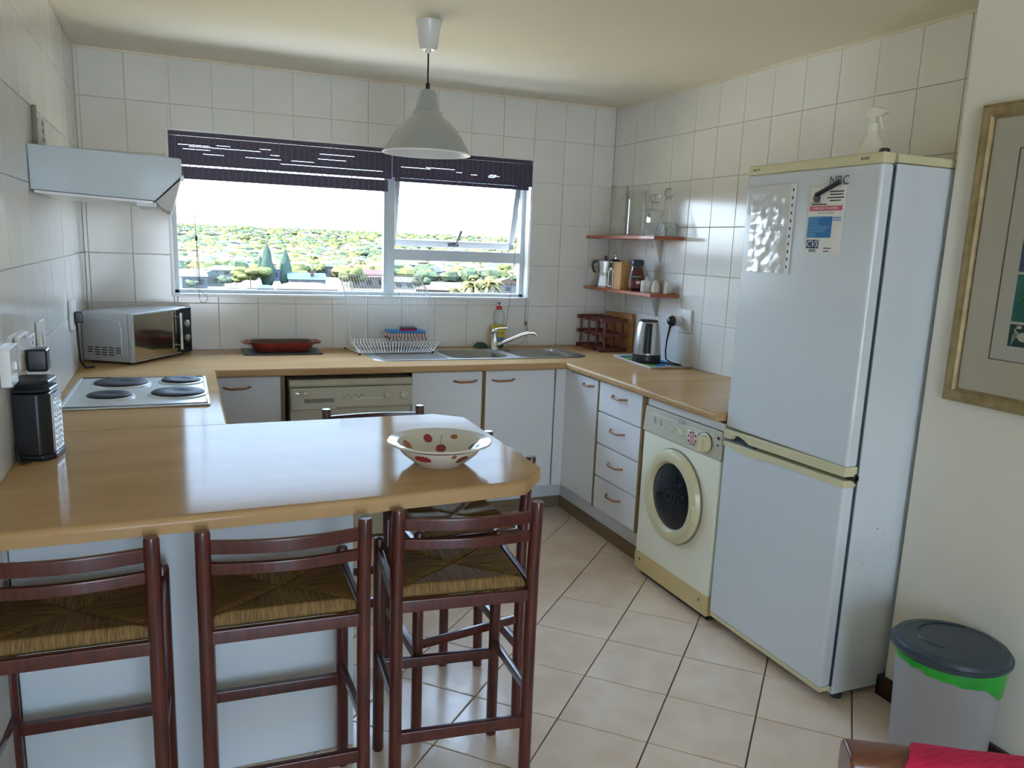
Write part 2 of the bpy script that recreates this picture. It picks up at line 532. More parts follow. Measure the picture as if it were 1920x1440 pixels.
def single(name, m, mats, label, cat, group=None, **k):
    xs = [p[0] for p in m.v]; ys = [p[1] for p in m.v]; zs = [p[2] for p in m.v]
    loc = ((min(xs) + max(xs)) / 2, (min(ys) + max(ys)) / 2, min(zs))
    o = mesh_obj(name, m, mats, loc, **k)
    o.location = loc
    ORG[o.name] = loc
    o['label'], o['category'] = label, cat
    if group:
        o['group'] = group
    return o


def struct(name, m, mats, parent=None, **k):
    o = mesh_obj(name, m, mats, **k)
    ORG[o.name] = (0, 0, 0)
    if parent is None:
        o['kind'] = 'structure'
    else:
        o.parent = parent
    return o


def dup(root, loc, rotz=0, label=None):
    c = root.copy()
    COL.objects.link(c)
    c.location, c.rotation_euler = loc, (0, 0, rotz)
    if label:
        c['label'] = label
    for ch in list(root.children):
        d = ch.copy(); COL.objects.link(d); d.parent = c
        for g in list(ch.children):
            e_ = g.copy(); COL.objects.link(e_); e_.parent = d
    return c


W, H, CT = 2.963, 2.36, 0.897
PI = math.pi

# ================================================================== ROOM SHELL
WX0, WX1, WZ0, WZ1 = 0.403, 2.415, 1.189, 2.008     # window opening
TT = 0.006                                            # tile thickness
b = M()
b.box(-0.15, TT, -0.1, WX0, 0.16, H + 0.1).box(WX1, TT, -0.1, 3.15, 0.16, H + 0.1)
b.box(WX0, TT, -0.1, WX1, 0.16, WZ0).box(WX0, TT, WZ1, WX1, 0.16, H + 0.1)
wall_back = struct('wall_back', b, 'grout', smooth=False)
b = M().box(-0.2, -2.72, -0.1, -TT, 0.16, H + 0.1)
wall_left = struct('wall_left', b, 'grout', smooth=False)
b = M().box(-0.45, -7.6, -0.1, -0.32, -2.6, H + 0.1).box(-0.32, -2.74, -0.1, 0.0, -2.72, H + 0.1)
struct('wall_left_living', b, 'plaster', smooth=False)
b = M().box(W + TT, -2.9, -0.1, 3.15, 0.16, H + 0.1)
wall_right = struct('wall_right', b, 'grout', smooth=False)
b = M().box(2.65, -7.6, -0.1, 3.15, -2.715, H + 0.1)
struct('wall_right_near', b, 'plaster', bevel=0.006, seg=2, bfilter=lambda p, q: abs(p.y + 2.715) < .001 and abs(q.y + 2.715) < .001 and p.x < 2.66 and q.x < 2.66)
b = M().box(-0.45, -7.6, -0.1, 0.15, -7.45, H + 0.1).box(1.15, -7.6, -0.1, 2.65, -7.45, H + 0.1)
b.box(0.15, -7.6, 2.08, 1.15, -7.45, H + 0.1)
struct('wall_rear', b, 'plaster', smooth=False)
struct('ceiling', M().box(-0.45, -7.6, H, 3.15, 0.16, H + 0.14), 'ceiling', smooth=False)
floor = struct('floor', M().box(-0.45, -7.6, -0.12, 3.15, 0.16, -0.006), 'fgrout', smooth=False)
# thin white cornice bead where tiles meet the ceiling
struct('trim_1', M().box(0, -0.008, H - 0.012, W, 0.006, H).box(W - 0.008, -2.715, H - 0.012, W + 0.006, 0, H), 'ceiling', smooth=False)

TILE = {}


def put_tile(parent, kind, u0, v0, u1, v1, gap=0.0024):
    wu, wv = u1 - u0 - gap, v1 - v0 - gap
    if wu < 0.006 or wv < 0.006:
        return
    key = (kind, round(wu, 4), round(wv, 4))
    if key not in TILE:
        m = M()
        a, c, i, t = wu / 2, wv / 2, 0.0016, TT
        def P(x, y, n):
            if kind == 'back':
                return (x, -n, y)
            if kind == 'right':
                return (-n, x, y)
            return (n, x, y)
        vs = [P(-a, -c, 0), P(a, -c, 0), P(a, c, 0), P(-a, c, 0), P(-a, -c, t - .0012), P(a, -c, t - .0012), P(a, c, t - .0012), P(-a, c, t - .0012),
              P(-a + i, -c + i, t), P(a - i, -c + i, t), P(a - i, c - i, t), P(-a + i, c - i, t)]
        fs = [(8, 9, 10, 11)]
        for q in (0, 4):
            for j in range(4):
                fs.append((q + j, q + (j + 1) % 4, q + 4 + (j + 1) % 4, q + 4 + j))
        m.add(vs, fs + [(3, 2, 1, 0)])
        o = mesh_obj('tile', m, 'tile', smooth=False)
        TILE[key] = o.data
    else:
        o = bpy.data.objects.new('tile', TILE[key])
        COL.objects.link(o)
    cu, cv = (u0 + u1) / 2, (v0 + v1) / 2
    jit = random.uniform(-.0007, .0007)
    o.location = {'back': (cu, TT + jit, cv), 'right': (W + TT + jit, cu, cv), 'left': (-TT + jit, cu, cv)}[kind]
    o.rotation_euler = {'back': (random.uniform(-.0025, .0025), 0, random.uniform(-.0025, .0025)),
                        'right': (0, random.uniform(-.0025, .0025), random.uniform(-.0025, .0025)),
                        'left': (0, random.uniform(-.0025, .0025), random.uniform(-.0025, .0025))}[kind]
    o.parent = parent


rows = [H, H - 0.2263] + [H - 0.2263 - 0.2475 * i for i in range(1, 7)]
rows = [r for r in rows if r > 0.6]
def tiles(parent, kind, cols, hole=None):
    for a, c in zip(cols[:-1], cols[1:]):
        for zt, zb in zip(rows[:-1], rows[1:]):
            if hole and a < hole[1] and c > hole[0] and zb < hole[3] and zt > hole[2]:
                l, r_, bo, to = max(a, hole[0]), min(c, hole[1]), max(zb, hole[2]), min(zt, hole[3])
                if l > a: put_tile(parent, kind, a, zb, l, zt)
                if r_ < c: put_tile(parent, kind, r_, zb, c, zt)
                if to < zt: put_tile(parent, kind, l, to, r_, zt)
                if bo > zb: put_tile(parent, kind, l, zb, r_, bo)
            else:
                put_tile(parent, kind, a, zb, c, zt)
tiles(wall_back, 'back', [0] + [0.0188 + 0.2 * k for k in range(15)] + [W], (WX0, WX1, WZ0, WZ1))
cols = [-2.715] + [-0.2475 - 0.2 * k for k in range(12, -2, -1)] + [0]
tiles(wall_right, 'right', cols)
cols = [-2.72] + [-2.0327 + 0.2 * k for k in range(-3, 11)] + [0]
tiles(wall_left, 'left', cols)

# floor tiles, laid diagonally
def clip(poly, ax, val, keep_less):
    out = []
    for i, p in enumerate(poly):
        q = poly[(i + 1) % len(poly)]
        ip, iq = (p[ax] <= val) == keep_less or p[ax] == val, (q[ax] <= val) == keep_less or q[ax] == val
        if ip: out.append(p)
        if ip != iq:
            t = (val - p[ax]) / (q[ax] - p[ax])
            out.append((p[0] + t * (q[0] - p[0]), p[1] + t * (q[1] - p[1])))
    return out
fm = {}
for i in range(-40, 41):
    for j in range(-40, 41):
        if (i + j) % 2 == 0:
            continue
        cx, cyy = 1.709 + 0.2105 * i, -2.676 + 0.2105 * j     # tile centre lies between lattice points
        hd = 0.2105 - 0.0034
        if cx < -0.45 or cx > 3.1 or cyy > 0.2 or cyy < -4.9:
            continue
        poly = [(cx + hd, cyy), (cx, cyy + hd), (cx - hd, cyy), (cx, cyy - hd)]
        xmax = 2.648 if cyy < -2.715 else W
        xmin = 0.0 if cyy > -2.72 else -0.32
        full = True
        for ax, val, less in ((0, xmax, True), (0, xmin, False), (1, 0.0, True)):
            q = clip(poly, ax, val, less)
            if len(q) != len(poly) or any(abs(p[0] - r[0]) + abs(p[1] - r[1]) > 1e-9 for p, r in zip(q, poly)):
                full = False
            poly = q
            if len(poly) < 3:
                break
        if len(poly) < 3:
            continue
        if full and 'f' in fm:
            o = bpy.data.objects.new('tile', fm['f'])
            COL.objects.link(o)
        else:
            n = len(poly)
            lp = [(p[0] - cx, p[1] - cyy) for p in poly]
            gx, gy = sum(p[0] for p in lp) / n, sum(p[1] for p in lp) / n
            ins = [(p[0] + (gx - p[0]) * .014, p[1] + (gy - p[1]) * .014) for p in lp]
            m = M().add([(*p, -0.006) for p in lp] + [(*p, -0.0012) for p in lp] + [(*p, 0.0) for p in ins],
                        [tuple(range(2 * n, 3 * n))] + [(q + k, q + (k + 1) % n, q + n + (k + 1) % n, q + n + k) for q in (0, n) for k in range(n)])
            o = mesh_obj('tile', m, 'ftile', smooth=False, recalc=False)
            if full:
                fm['f'] = o.data
        o.location = (cx, cyy, random.uniform(-.0006, .0002))
        o.rotation_euler = (random.uniform(-.0012, .0012), random.uniform(-.0012, .0012), 0)
        o.parent = floor
struct('baseboard_right', M().box(2.633, -7.4, 0, 2.65, -2.70, 0.075).box(2.633, -2.715, 0, 2.80, -2.698, 0.075), 'bb', bevel=0.004)

# window: reveal lining, sill, frame
b = M()
b.box(WX0, 0.0, WZ0, WX1, 0.09, WZ0 + 0.004)
sill = struct('trim_2', b, 'pwhite', smooth=False)
edge = M()
for a, c in (((WX0 - .012, WZ1), (WX1 + .012, WZ1 + .012)), ((WX0 - .012, WZ0 - .012), (WX1 + .012, WZ0)), ((WX0 - .012, WZ0), (WX0, WZ1)), ((WX1, WZ0), (WX1 + .012, WZ1))):
    edge.box(a[0], -0.005, a[1], c[0], 0.004, c[1])
struct('trim_3', edge, 'pwhite', bevel=0.0015)
win = M()
FY0, FY1 = 0.085, 0.125
win.box(WX0, FY0, WZ0, WX0 + 0.028, FY1, WZ1).box(WX1 - 0.028, FY0, WZ0, WX1, FY1, WZ1)
win.box(WX0, FY0, WZ0, WX1, FY1, WZ0 + 0.022).box(WX0, FY0, WZ1 - 0.03, WX1, FY1, WZ1)
win.box(1.528, FY0 - .008, WZ0, 1.592, FY1, WZ1)
win.box(1.592, FY0, 1.398, WX1 - 0.028, FY1, 1.462)
window = struct('window_1', win, 'frame', bevel=0.003)
struct('glazing_bead', M().box(1.54, FY0 - .013, WZ0 + .02, 1.552, FY0 - .008, WZ1), 'frame', window)
struct('fixed_pane', M().box(WX0 + .026, .103, WZ0 + .02, 1.53, .107, WZ1 - .028), 'glass', window, smooth=False)
struct('fixed_pane', M().box(1.59, .103, WZ0 + .02, WX1 - .026, .107, 1.40), 'glass', window, smooth=False)
# open top-hung sash, tilted outwards
sash = M()
sw0, sw1, sh = 1.60, 2.392, 0.505
rot = Matrix.Rotation(math.radians(13.5), 4, 'X')
def S(x, y, z):
    p = rot @ Vector((0, y, z))
    return (x, 0.1 + p.y, 1.972 + p.z)
def sbox(m, x0, y0, z0, x1, y1, z1):
    k = len(m.v)
    m.box(x0, y0, z0, x1, y1, z1)
    for i in range(k, len(m.v)):
        m.v[i] = S(*m.v[i])
sbox(sash, sw0, -.012, -sh, sw0 + .032, .02, 0); sbox(sash, sw1 - .034, -.012, -sh, sw1, .02, 0)
sbox(sash, sw0, -.012, -sh, sw1, .02, -sh + .038); sbox(sash, sw0, -.012, -.032, sw1, .02, 0)
so = struct('sash', sash, 'sashgrey', window, bevel=0.003)
gp = M(); sbox(gp, sw0 + .03, .002, -sh + .036, sw1 - .03, .006, -.03)
struct('sash_pane', gp, 'glass', so, smooth=False)
hm = M(); sbox(hm, 1.955, -.03, -sh + .012, 2.02, -.012, -sh + .024)
hm.tube([S(2.0, -.026, -sh + .018), S(2.008, -.04, -sh + .06), S(2.022, -.048, -sh + .115)], [.006, .006, .007], 8)
struct('stay_handle', hm, 'ink', so)
sm = M().tube([(2.385, .105, 1.50), (2.374, .20, 1.52)], .004, 6).tube([(2.40, .11, 1.46), (2.40, .12, 1.80)], .005, 6)
struct('stay_arm', sm, 'frame', window)
rv = M()
for z0, z1 in ((WZ0 + .004, 1.3912), (1.3912, 1.6387), (1.6387, 1.8862), (1.8862, WZ1)):
    rv.box(WX1 - .005, 0.0, z0 + .001, WX1, FY0, z1 - .001).box(WX0, 0.0, z0 + .001, WX0 + .005, FY0, z1 - .001)
struct('trim_4', rv, 'tile', smooth=False)

# ================================================================== EXTERIOR
GZ = -16.0
def ground_z(x, y):
    d = math.hypot(x, y)
    t = min(1, max(0, (d - 350) / 2200))
    z = GZ + 34 * t * t * (3 - 2 * t)
    return z + max(0, d - 2500) * 0.0105
g = M()
rs = [18, 60, 120, 180, 250, 330, 430, 560, 740, 1000, 1350, 1800, 2400, 3200, 4400, 6000]
na = 60
for r in rs:
    for k in range(na + 1):
        a = math.radians(-75 + 150 * k / na)
        x, y = r * math.sin(a), r * math.cos(a)
        g.v.append((x, y, ground_z(x, y)))
for i in range(len(rs) - 1):
    for k in range(na):
        g.f.append((i * (na + 1) + k, i * (na + 1) + k + 1, (i + 1) * (na + 1) + k + 1, (i + 1) * (na + 1) + k))
        g.mi.append(2 if rs[i] < 100 else 0 if rs[i] < 1500 else 1)
struct('ground', g, ['ground', 'plain', 'bounce_ground'])
hl = M()
hp = [(-30, 150), (-20, 200), (-8, 170), (0, 150), (4, 190), (8, 150), (13, 230), (17, 330), (19, 370), (22, 300), (26, 210), (31, 240), (38, 190), (50, 150)]
for a, h in hp:
    for rr, hh in ((6400, 30), (7400, h), (8600, 20)):
        aa = math.radians(a)
        hl.v.append((rr * math.sin(aa), rr * math.cos(aa), hh))
for i in range(len(hp) - 1):
    for k in range(2):
        hl.f.append((i * 3 + k, (i + 1) * 3 + k, (i + 1) * 3 + k + 1, i * 3 + k + 1)); hl.mi.append(0)
struct('hills', hl, 'hill')
def pt(px, py, z=GZ):
    # view direction of a mark in the reference frame, followed down to the ground
    d = Vector(R_) * ((px - 968.89) / 1507.648) - Vector(U_) * ((py - 758.57) / 1507.648) + Vector(F_)
    t = (z - 1.503) / d.z
    return Vector((0.402 + d.x * t, -4.58 + d.y * t, z)), t

def crown(m, c, r, sz, seed, n=9, k=6):
    rnd = random.Random(seed)
    b0 = len(m.v)
    m.ball(c, r, n, k, sz)
    for i in range(b0, len(m.v)):
        q = Vector(m.v[i]) - Vector(c)
        m.v[i] = tuple(Vector(c) + q * rnd.uniform(0.78, 1.18))

def tree(px, py, hpx, kind, i, label, wf=0.8):
    c, t = pt(px, py)
    h = hpx * t / 1507.648
    root = thing('cypress_tree' if kind == 'cypress' else 'leafy_tree', label, 'tree', tuple(c), group='trees below the window')
    part('trunk', M().tube([c, c + Vector((0, 0, h * .5))], [h * .04, h * .025], 6), 'trunk', root)
    m = M()
    if kind == 'cypress':
        rings = []
        rnd = random.Random(i)
        for z, r in ((.06, .10), (.2, .17), (.4, .15), (.6, .12), (.8, .075), (.93, .03), (1.0, .008)):
            rings.append([(c.x + r * h * rnd.uniform(.75, 1.2) * math.cos(a), c.y + r * h * rnd.uniform(.75, 1.2) * math.sin(a), c.z + z * h) for a in [2 * PI * k / 10 for k in range(10)]])
        m.loft(rings)
    else:
        rnd = random.Random(i)
        for q in range(12):
            a = rnd.uniform(0, 6.28)
            rr = h * wf * .34
            crown(m, (c.x + rr * math.cos(a) * rnd.uniform(.2, 1.1), c.y + rr * math.sin(a), c.z + h * rnd.uniform(.48, .78)), h * rnd.uniform(.13, .25), (wf * 1.15, wf * 1.15, .85), i * 31 + q, 10, 7)
    part('crown', m, kind, root, angle=180)

def palm(px, py, hpx, i, label):
    c, t = pt(px, py)
    h = hpx * t / 1507.648
    root = thing('palm_tree', label, 'tree', tuple(c), group='palms below the window')
    part('trunk', M().tube([c, c + Vector((.2, 0, h * .62))], [h * .06, h * .04], 7), 'trunk', root)
    m = M()
    top = c + Vector((.2, 0, h * .62))
    for k in range(16):
        a = 2 * PI * k / 16 + i
        el = 0.9 if k % 2 else 0.25
        L = h * .5
        pts = [top + Vector((math.cos(a) * L * s, math.sin(a) * L * s, L * (el * s - 1.1 * s * s * .9))) for s in (0, .33, .66, 1)]
        sd = Vector((-math.sin(a), math.cos(a), 0))
        ws = [h * .02, h * .06, h * .05, h * .008]
        vs = []
        for p, w_ in zip(pts, ws):
            vs += [p - sd * w_ - Vector((0, 0, w_ * .5)), p + Vector((0, 0, w_ * .4)), p + sd * w_ - Vector((0, 0, w_ * .5))]
        m.add(vs, [(q * 3 + s, q * 3 + s + 1, q * 3 + s + 4, q * 3 + s + 3) for q in range(3) for s in range(2)])
    part('fronds', m, 'palm', root, smooth=False)

def house(px, py, wpx, hpx, wall, roof, label, rotz=0.0, style='gable', depth=0.8, wins=3, chim=None):
    c, t = pt(px, py)
    wd, hh = wpx * t / 1507.648, hpx * t / 1507.648
    az = math.atan2(c.x, c.y)
    root = thing('house', label, 'house', tuple(c), -az + rotz + 1e-4, local=True)
    dp = wd * depth
    wh = hh * (0.62 if style != 'flat' else 1)
    part('walls', M().box(-wd / 2, 0, -1.5, wd / 2, dp, wh), wall, root, smooth=False)
    r = M()
    e_ = wd * .04
    if style == 'gable':
        r.add([(-wd / 2 - e_, -e_, wh), (wd / 2 + e_, -e_, wh), (wd / 2 + e_, dp + e_, wh), (-wd / 2 - e_, dp + e_, wh), (-wd / 2 - e_, dp / 2, hh), (wd / 2 + e_, dp / 2, hh)],
              [(0, 1, 5, 4), (2, 3, 4, 5), (0, 4, 3), (1, 2, 5), (3, 2, 1, 0)])
    elif style == 'hip':
        r.add([(-wd / 2 - e_, -e_, wh), (wd / 2 + e_, -e_, wh), (wd / 2 + e_, dp + e_, wh), (-wd / 2 - e_, dp + e_, wh), (-wd / 4, dp / 2, hh), (wd / 4, dp / 2, hh)],
              [(0, 1, 5, 4), (2, 3, 4, 5), (0, 4, 3), (1, 2, 5), (3, 2, 1, 0)])
    elif style == 'front':
        r.add([(-wd / 2 - e_, -e_, wh), (wd / 2 + e_, -e_, wh), (wd / 2 + e_, dp + e_, wh), (-wd / 2 - e_, dp + e_, wh), (0, -e_, hh), (0, dp + e_, hh)],
              [(0, 1, 4), (2, 3, 5), (1, 2, 5, 4), (3, 0, 4, 5), (3, 2, 1, 0)])
    else:
        r.box(-wd / 2 - e_, -e_, wh, wd / 2 + e_, dp + e_, wh + hh * .1)
    part('roof', r, roof, root, smooth=False)
    for k in range(wins):
        xx = -wd / 2 + wd * (k + .5) / wins
        part('window', M().box(xx - wd / wins * .22, -.12, wh * .35, xx + wd / wins * .22, .02, wh * .78), 'hwin', root, smooth=False)
    if chim:
        part('chimney', M().box(wd * .1, dp * .2, wh * .7, wd * .1 + wd * .09, dp * .2 + wd * .09, hh * 1.18), chim, root, smooth=False)

house(366, 541, 46, 36, 'hgrey', 'hwhite', 'grey house with white roof at the lower left of the window view', .3, 'gable', wins=2)
house(398, 537, 44, 30, 'hmint', 'hmint', 'pale mint green house with gabled front, right of the grey house', .1, 'front', wins=1)
house(436, 503, 40, 20, 'hwhite', 'hwhite', 'white flat roofed modern house behind the spreading pine', 0, 'flat', wins=5)
house(425, 519, 60, 20, 'hwhite', 'rwhite', 'low white house with wide pale roof below the modern house', .2, 'hip', wins=3)
house(519, 527, 24, 20, 'hlilac', 'hgrey', 'small lilac house with tall windows between the dark cypresses', .15, 'flat', wins=3)
house(577, 543, 66, 30, 'hwhite', 'rblue', 'house with bright light blue roof and orange chimney', .1, 'gable', chim='rorange')
house(498, 551, 30, 16, 'hwhite', 'rblue', 'little house with deep blue arched-looking roof at the bottom of the view', .0, 'hip', wins=2)
house(578, 560, 110, 28, 'hcream', 'rorange', 'broad house with orange tiled hip roof nearest the window', .1, 'hip')
house(612, 501, 44, 20, 'hwhite', 'rgrey', 'white house with dark slate roof in the middle distance', -.2, 'gable')
house(618, 519, 58, 18, 'hwhite', 'rwhite', 'long white house in front of the slate roofed house', 0, 'flat', wins=4)
house(660, 511, 16, 12, 'hgrey', 'hgrey', 'small grey cube house beside the long white house', 0, 'flat', wins=1)
house(692, 541, 70, 34, 'hcream', 'rred', 'house with large red roof left of the window mullion', .25, 'gable')
house(815, 526, 30, 26, 'hwhite', 'rgrey', 'white two storey house with grey roof right of the mullion', .1, 'hip', wins=2)
house(768, 543, 60, 22, 'hwhite', 'rwhite', 'white house with pale roof just right of the mullion', -.1, 'gable')
house(846, 528, 50, 16, 'hcream', 'rorange', 'low cream house with orange roof behind the palms', .1, 'hip')
house(812, 556, 64, 20, 'hcream', 'rorange', 'orange roofed house at the bottom edge of the right pane', 0, 'hip')
house(952, 552, 60, 30, 'hwhite', 'rorange', 'white house with orange gable at the right edge of the window', .2, 'front')
house(905, 510, 40, 12, 'hwhite', 'rwhite', 'small pale house among the trees in the right pane', 0, 'gable', wins=2)
c0, _ = pt(430, 553)
struct('lawn', M().box(c0.x - 14, c0.y - 3, GZ - .4, c0.x + 16, c0.y + 30, GZ + .06), 'lawn', smooth=False)

TL = [(489, 524, 46, 'cypress', 'dark conical cypress behind the spreading pine, leftmost of the cypresses'),
      (502, 540, 84, 'cypress', 'tallest dark conical cypress in the window view'),
      (536, 540, 74, 'cypress', 'dark conical cypress right of the lilac house')]
for i, (a, c, h, k, l) in enumerate(TL):
    tree(a, c, h, k, i, l)
tree(470, 541, 44, 'tree_a', 11, 'broad spreading umbrella pine beside the tallest cypress', 1.5)
tree(420, 540, 26, 'tree_b', 12, 'round green tree right of the mint house', 1.1)
tree(660, 545, 48, 'tree_a', 13, 'round leafy green tree behind the dish rack, left of the red roof', 1.0)
tree(790, 552, 46, 'tree_b', 14, 'tall dark green tree behind the right end of the dish rack', .9)
tree(700, 500, 36, 'tree_b', 15, 'dark green tree group behind the long white house', 1.4)
for i, (a, c, h) in enumerate(((590, 505, 34), (679, 520, 40), (549, 520, 26))):
    palm(a, c, h, i, ('palm beside the slate roofed house', 'slender palm left of the window mullion', 'palm left of the blue roof')[i])
for i, (a, c, h) in enumerate(((883, 566, 52), (920, 566, 54), (852, 566, 36))):
    palm(a, c, h, 5 + i, ('large bushy palm in the lower right pane, left of its twin', 'large bushy palm in the lower right pane, nearest the right frame', 'short palm left of the two large palms')[i])
rnd = random.Random(3)
KIND = ['tree_a', 'tree_b', 'tree_c']
for i in range(46):
    a, c = rnd.uniform(332, 985), rnd.choice((rnd.uniform(488, 512), rnd.uniform(505, 552)))
    lab = '%s garden tree outside the %s pane, %s the houses' % (('olive green', 'dark green', 'yellow green')[i % 3], 'far left' if a < 430 else 'left of the' if False else 'left' if a < 560 else 'mullion side of left' if a < 728 else 'right' if a < 860 else 'far right', 'in front of' if c > 532 else 'between' if c > 508 else 'behind')
    tree(a, c, rnd.uniform(14, 28), KIND[i % 3], 50 + i, lab, rnd.uniform(.8, 1.3))
# everything further away: canopies and rooftops too small to tell apart
far = {k: M() for k in KIND}
roofs = {k: M() for k in ('rwhite', 'rorange', 'hwhite', 'rgrey')}
for i in range(6500):
    d = 370 * (2500 / 370) ** (rnd.random() ** .9)
    a = math.radians(rnd.uniform(-22, 46))
    x, y = d * math.sin(a), d * math.cos(a)
    z = ground_z(x, y)
    s = rnd.uniform(1.7, 3.7) * (1 + d / 2600)
    crown(far[KIND[i % 3]], (x, y, z + s * .8), s, (1.3, 1.3, .85), i, 6, 4)
for i in range(2000):
    d = 400 * (2600 / 400) ** rnd.random()
    a = math.radians(rnd.uniform(-22, 46))
    x, y = d * math.sin(a), d * math.cos(a)
    z = ground_z(x, y)
    wq, dq, hq = rnd.uniform(3, 7.5), rnd.uniform(3, 6), rnd.uniform(3, 5)
    m = roofs[('rwhite', 'hwhite', 'rorange', 'rgrey', 'hwhite', 'rwhite')[i % 6]]
    m.box(x - wq, y - dq, z - 1, x + wq, y + dq, z + hq)
    m.add([(x - wq - .4, y - dq - .4, z + hq), (x + wq + .4, y - dq - .4, z + hq), (x + wq + .4, y + dq + .4, z + hq), (x - wq - .4, y + dq + .4, z + hq), (x - wq * .4, y, z + hq + 2), (x + wq * .4, y, z + hq + 2)],
          [(0, 1, 5, 4), (2, 3, 4, 5), (0, 4, 3), (1, 2, 5)])
mm = M()
for q, k in enumerate(KIND):
    mm.cur = q; mm.add(far[k].v, far[k].f)
o = single('distant_trees', mm, KIND, 'mass of distant tree canopies covering the suburb outside the window', 'trees', smooth=False); o['kind'] = 'stuff'
mm = M()
for q, k in enumerate(roofs):
    mm.cur = q; mm.add(roofs[k].v, roofs[k].f)
o = single('distant_houses', mm, list(roofs), 'scatter of distant pale houses between the trees outside the window', 'houses', smooth=False); o['kind'] = 'stuff'

# ================================================================== WORKTOPS AND CABINETS
def grid_slab(xs, ys, z0, z1, skip):
    m = M()
    nx, ny = len(xs), len(ys)
    idx = lambda i, j, k: (k * ny + j) * nx + i
    m.v = [(x, y, z) for z in (z0, z1) for y in ys for x in xs]
    ok = lambda i, j: 0 <= i < nx - 1 and 0 <= j < ny - 1 and (i, j) not in skip
    for i in range(nx - 1):
        for j in range(ny - 1):
            if not ok(i, j):
                continue
            m.f.append((idx(i, j, 1), idx(i + 1, j, 1), idx(i + 1, j + 1, 1), idx(i, j + 1, 1)))
            m.f.append((idx(i, j + 1, 0), idx(i + 1, j + 1, 0), idx(i + 1, j, 0), idx(i, j, 0)))
            for (di, dj, p, q) in ((0, -1, (i, j), (i + 1, j)), (1, 0, (i + 1, j), (i + 1, j + 1)), (0, 1, (i + 1, j + 1), (i, j + 1)), (-1, 0, (i, j + 1), (i, j))):
                if not ok(i + di, j + dj):
                    m.f.append((idx(*p, 0), idx(*q, 0), idx(*q, 1), idx(*p, 1)))
    m.mi = [0] * len(m.f)
    return m
TH = 0.036
m = grid_slab([0.001, 1.745, 2.505, W - .001], [-0.722, -0.525, -0.165, -0.001], CT - TH, CT, {(1, 1)})
o = single('worktop', m, 'top', 'long beige laminate worktop under the window, holding the sink', 'worktop', bevel=0.012, seg=4,
           bfilter=lambda p, q: abs(p.y + .722) < .001 and abs(q.y + .722) < .001 and abs(p.z - q.z) < .001)
o = single('worktop', M().prism([(0.001, -1.8655), (0.549, -1.8560), (0.562, -0.7235), (0.001, -0.7235)], CT - TH, CT), 'top',
           'short beige worktop along the left wall around the hob', 'worktop', bevel=0.012, seg=4,
           bfilter=lambda p, q: p.x > .5 and q.x > .5 and abs(p.z - q.z) < .001)
o = single('worktop', M().prism([(2.338, -0.7235), (2.330, -2.055), (W - .001, -2.055), (W - .001, -0.7235)], CT - TH, CT), 'top',
           'beige worktop along the right wall above the drawers and dryer', 'worktop', bevel=0.014, seg=4,
           bfilter=lambda p, q: p.x < 2.4 and q.x < 2.4 and abs(p.z - q.z) < .001)
pen = [(0.001, -1.8695), (1.250, -1.848), (1.338, -1.925), (1.330, -2.607), (1.236, -2.722), (0.001, -2.712)]
pen = [(0.001, -1.8695), (1.250, -1.848), (1.338, -1.925), (1.330, -2.607), (1.236, -2.722), (0.78, -2.755), (0.001, -2.779)]
o = single('breakfast_bar', M().prism(pen, CT - TH, CT), 'top', 'large beige breakfast bar top with clipped corners and leaf bowl', 'counter',
           bevel=0.015, seg=4, bfilter=lambda p, q: p.y < -2.69 and q.y < -2.69 and abs(p.z - q.z) < .001 and p.z > CT - .01)
pr = thing('panelled_cabinet', 'pale blue white panel base under the breakfast bar behind the stools', 'counter base', (0.41, -2.2, 0.0))
part('front_panel', M().box(0.002, -2.385, 0.003, 0.850, -2.363, CT - TH - .001), 'panel', pr, bevel=.002)
part('body', M().box(0.002, -2.362, 0.06, 0.55, -1.2, CT - TH - .001), 'carcass', pr)
part('end_panel', M().box(0.834, -2.362, 0.003, 0.850, -2.20, CT - TH - .001), 'panel', pr)

def bow_handle(c0, c1, out, r=0.0055):
    c0, c1, out = Vector(c0), Vector(c1), Vector(out)
    pts = []
    for k in range(9):
        t = k / 8
        s = min(1, math.sin(PI * t) * 1.6)
        pts.append(c0.lerp(c1, t) + out * s)
    return M().tube([c0] + pts[1:-1] + [c1], r, 8)

YB, XR = -0.665, 2.37
def cab(name, label, x0, x1, hx0, hx1, strip, zt=CT - TH - .002):
    t = thing(name, label, 'cabinet', ((x0 + x1) / 2, -0.35, 0.0))
    part('body', M().box(x0 + .001, YB + .022, 0.19, x1 - .001, -0.03, zt), 'carcass', t)
    d = part('door', M().box(x0 + .008, YB, 0.195, x1 - .008, YB + .018, 0.852), 'white', t, bevel=.0025)
    part('handle', bow_handle((hx0, YB, .803), (hx1, YB, .805), (0, -.026, -.004)), 'handle', d, label='copper brown bow handle')
    if strip:
        part('edge_strip', M().box(strip - .007, YB - .001, 0.195, strip + .006, YB + .02, 0.857), 'edge', t)
    return t
cab('base_cabinet', 'white base cabinet door left of the washing machine, beside the hob run', 0.56, 0.862, 0.597, 0.716, 0.86)
part('side_panel', M().box(.862, YB + .002, .0, .874, -.03, CT - TH - .002), 'edge', bpy.data.objects['base_cabinet'])
cab('base_cabinet', 'white base cabinet under the sink, right of the washing machine', 1.492, 1.888, 1.722, 1.85, 1.886, .74)
cab('base_cabinet', 'white corner base cabinet under the right sink bowl', 1.892, 2.312, 1.936, 2.064, 1.895, .74)
single('corner_filler', M().prism([(2.314, YB + .004), (2.372, YB + .004), (2.372, -.727), (2.388, -.727), (2.388, YB + .02), (2.314, YB + .02)], 0.192, CT - TH - .002), 'white', 'narrow white filler panel in the corner between cabinet runs', 'panel', bevel=.002)
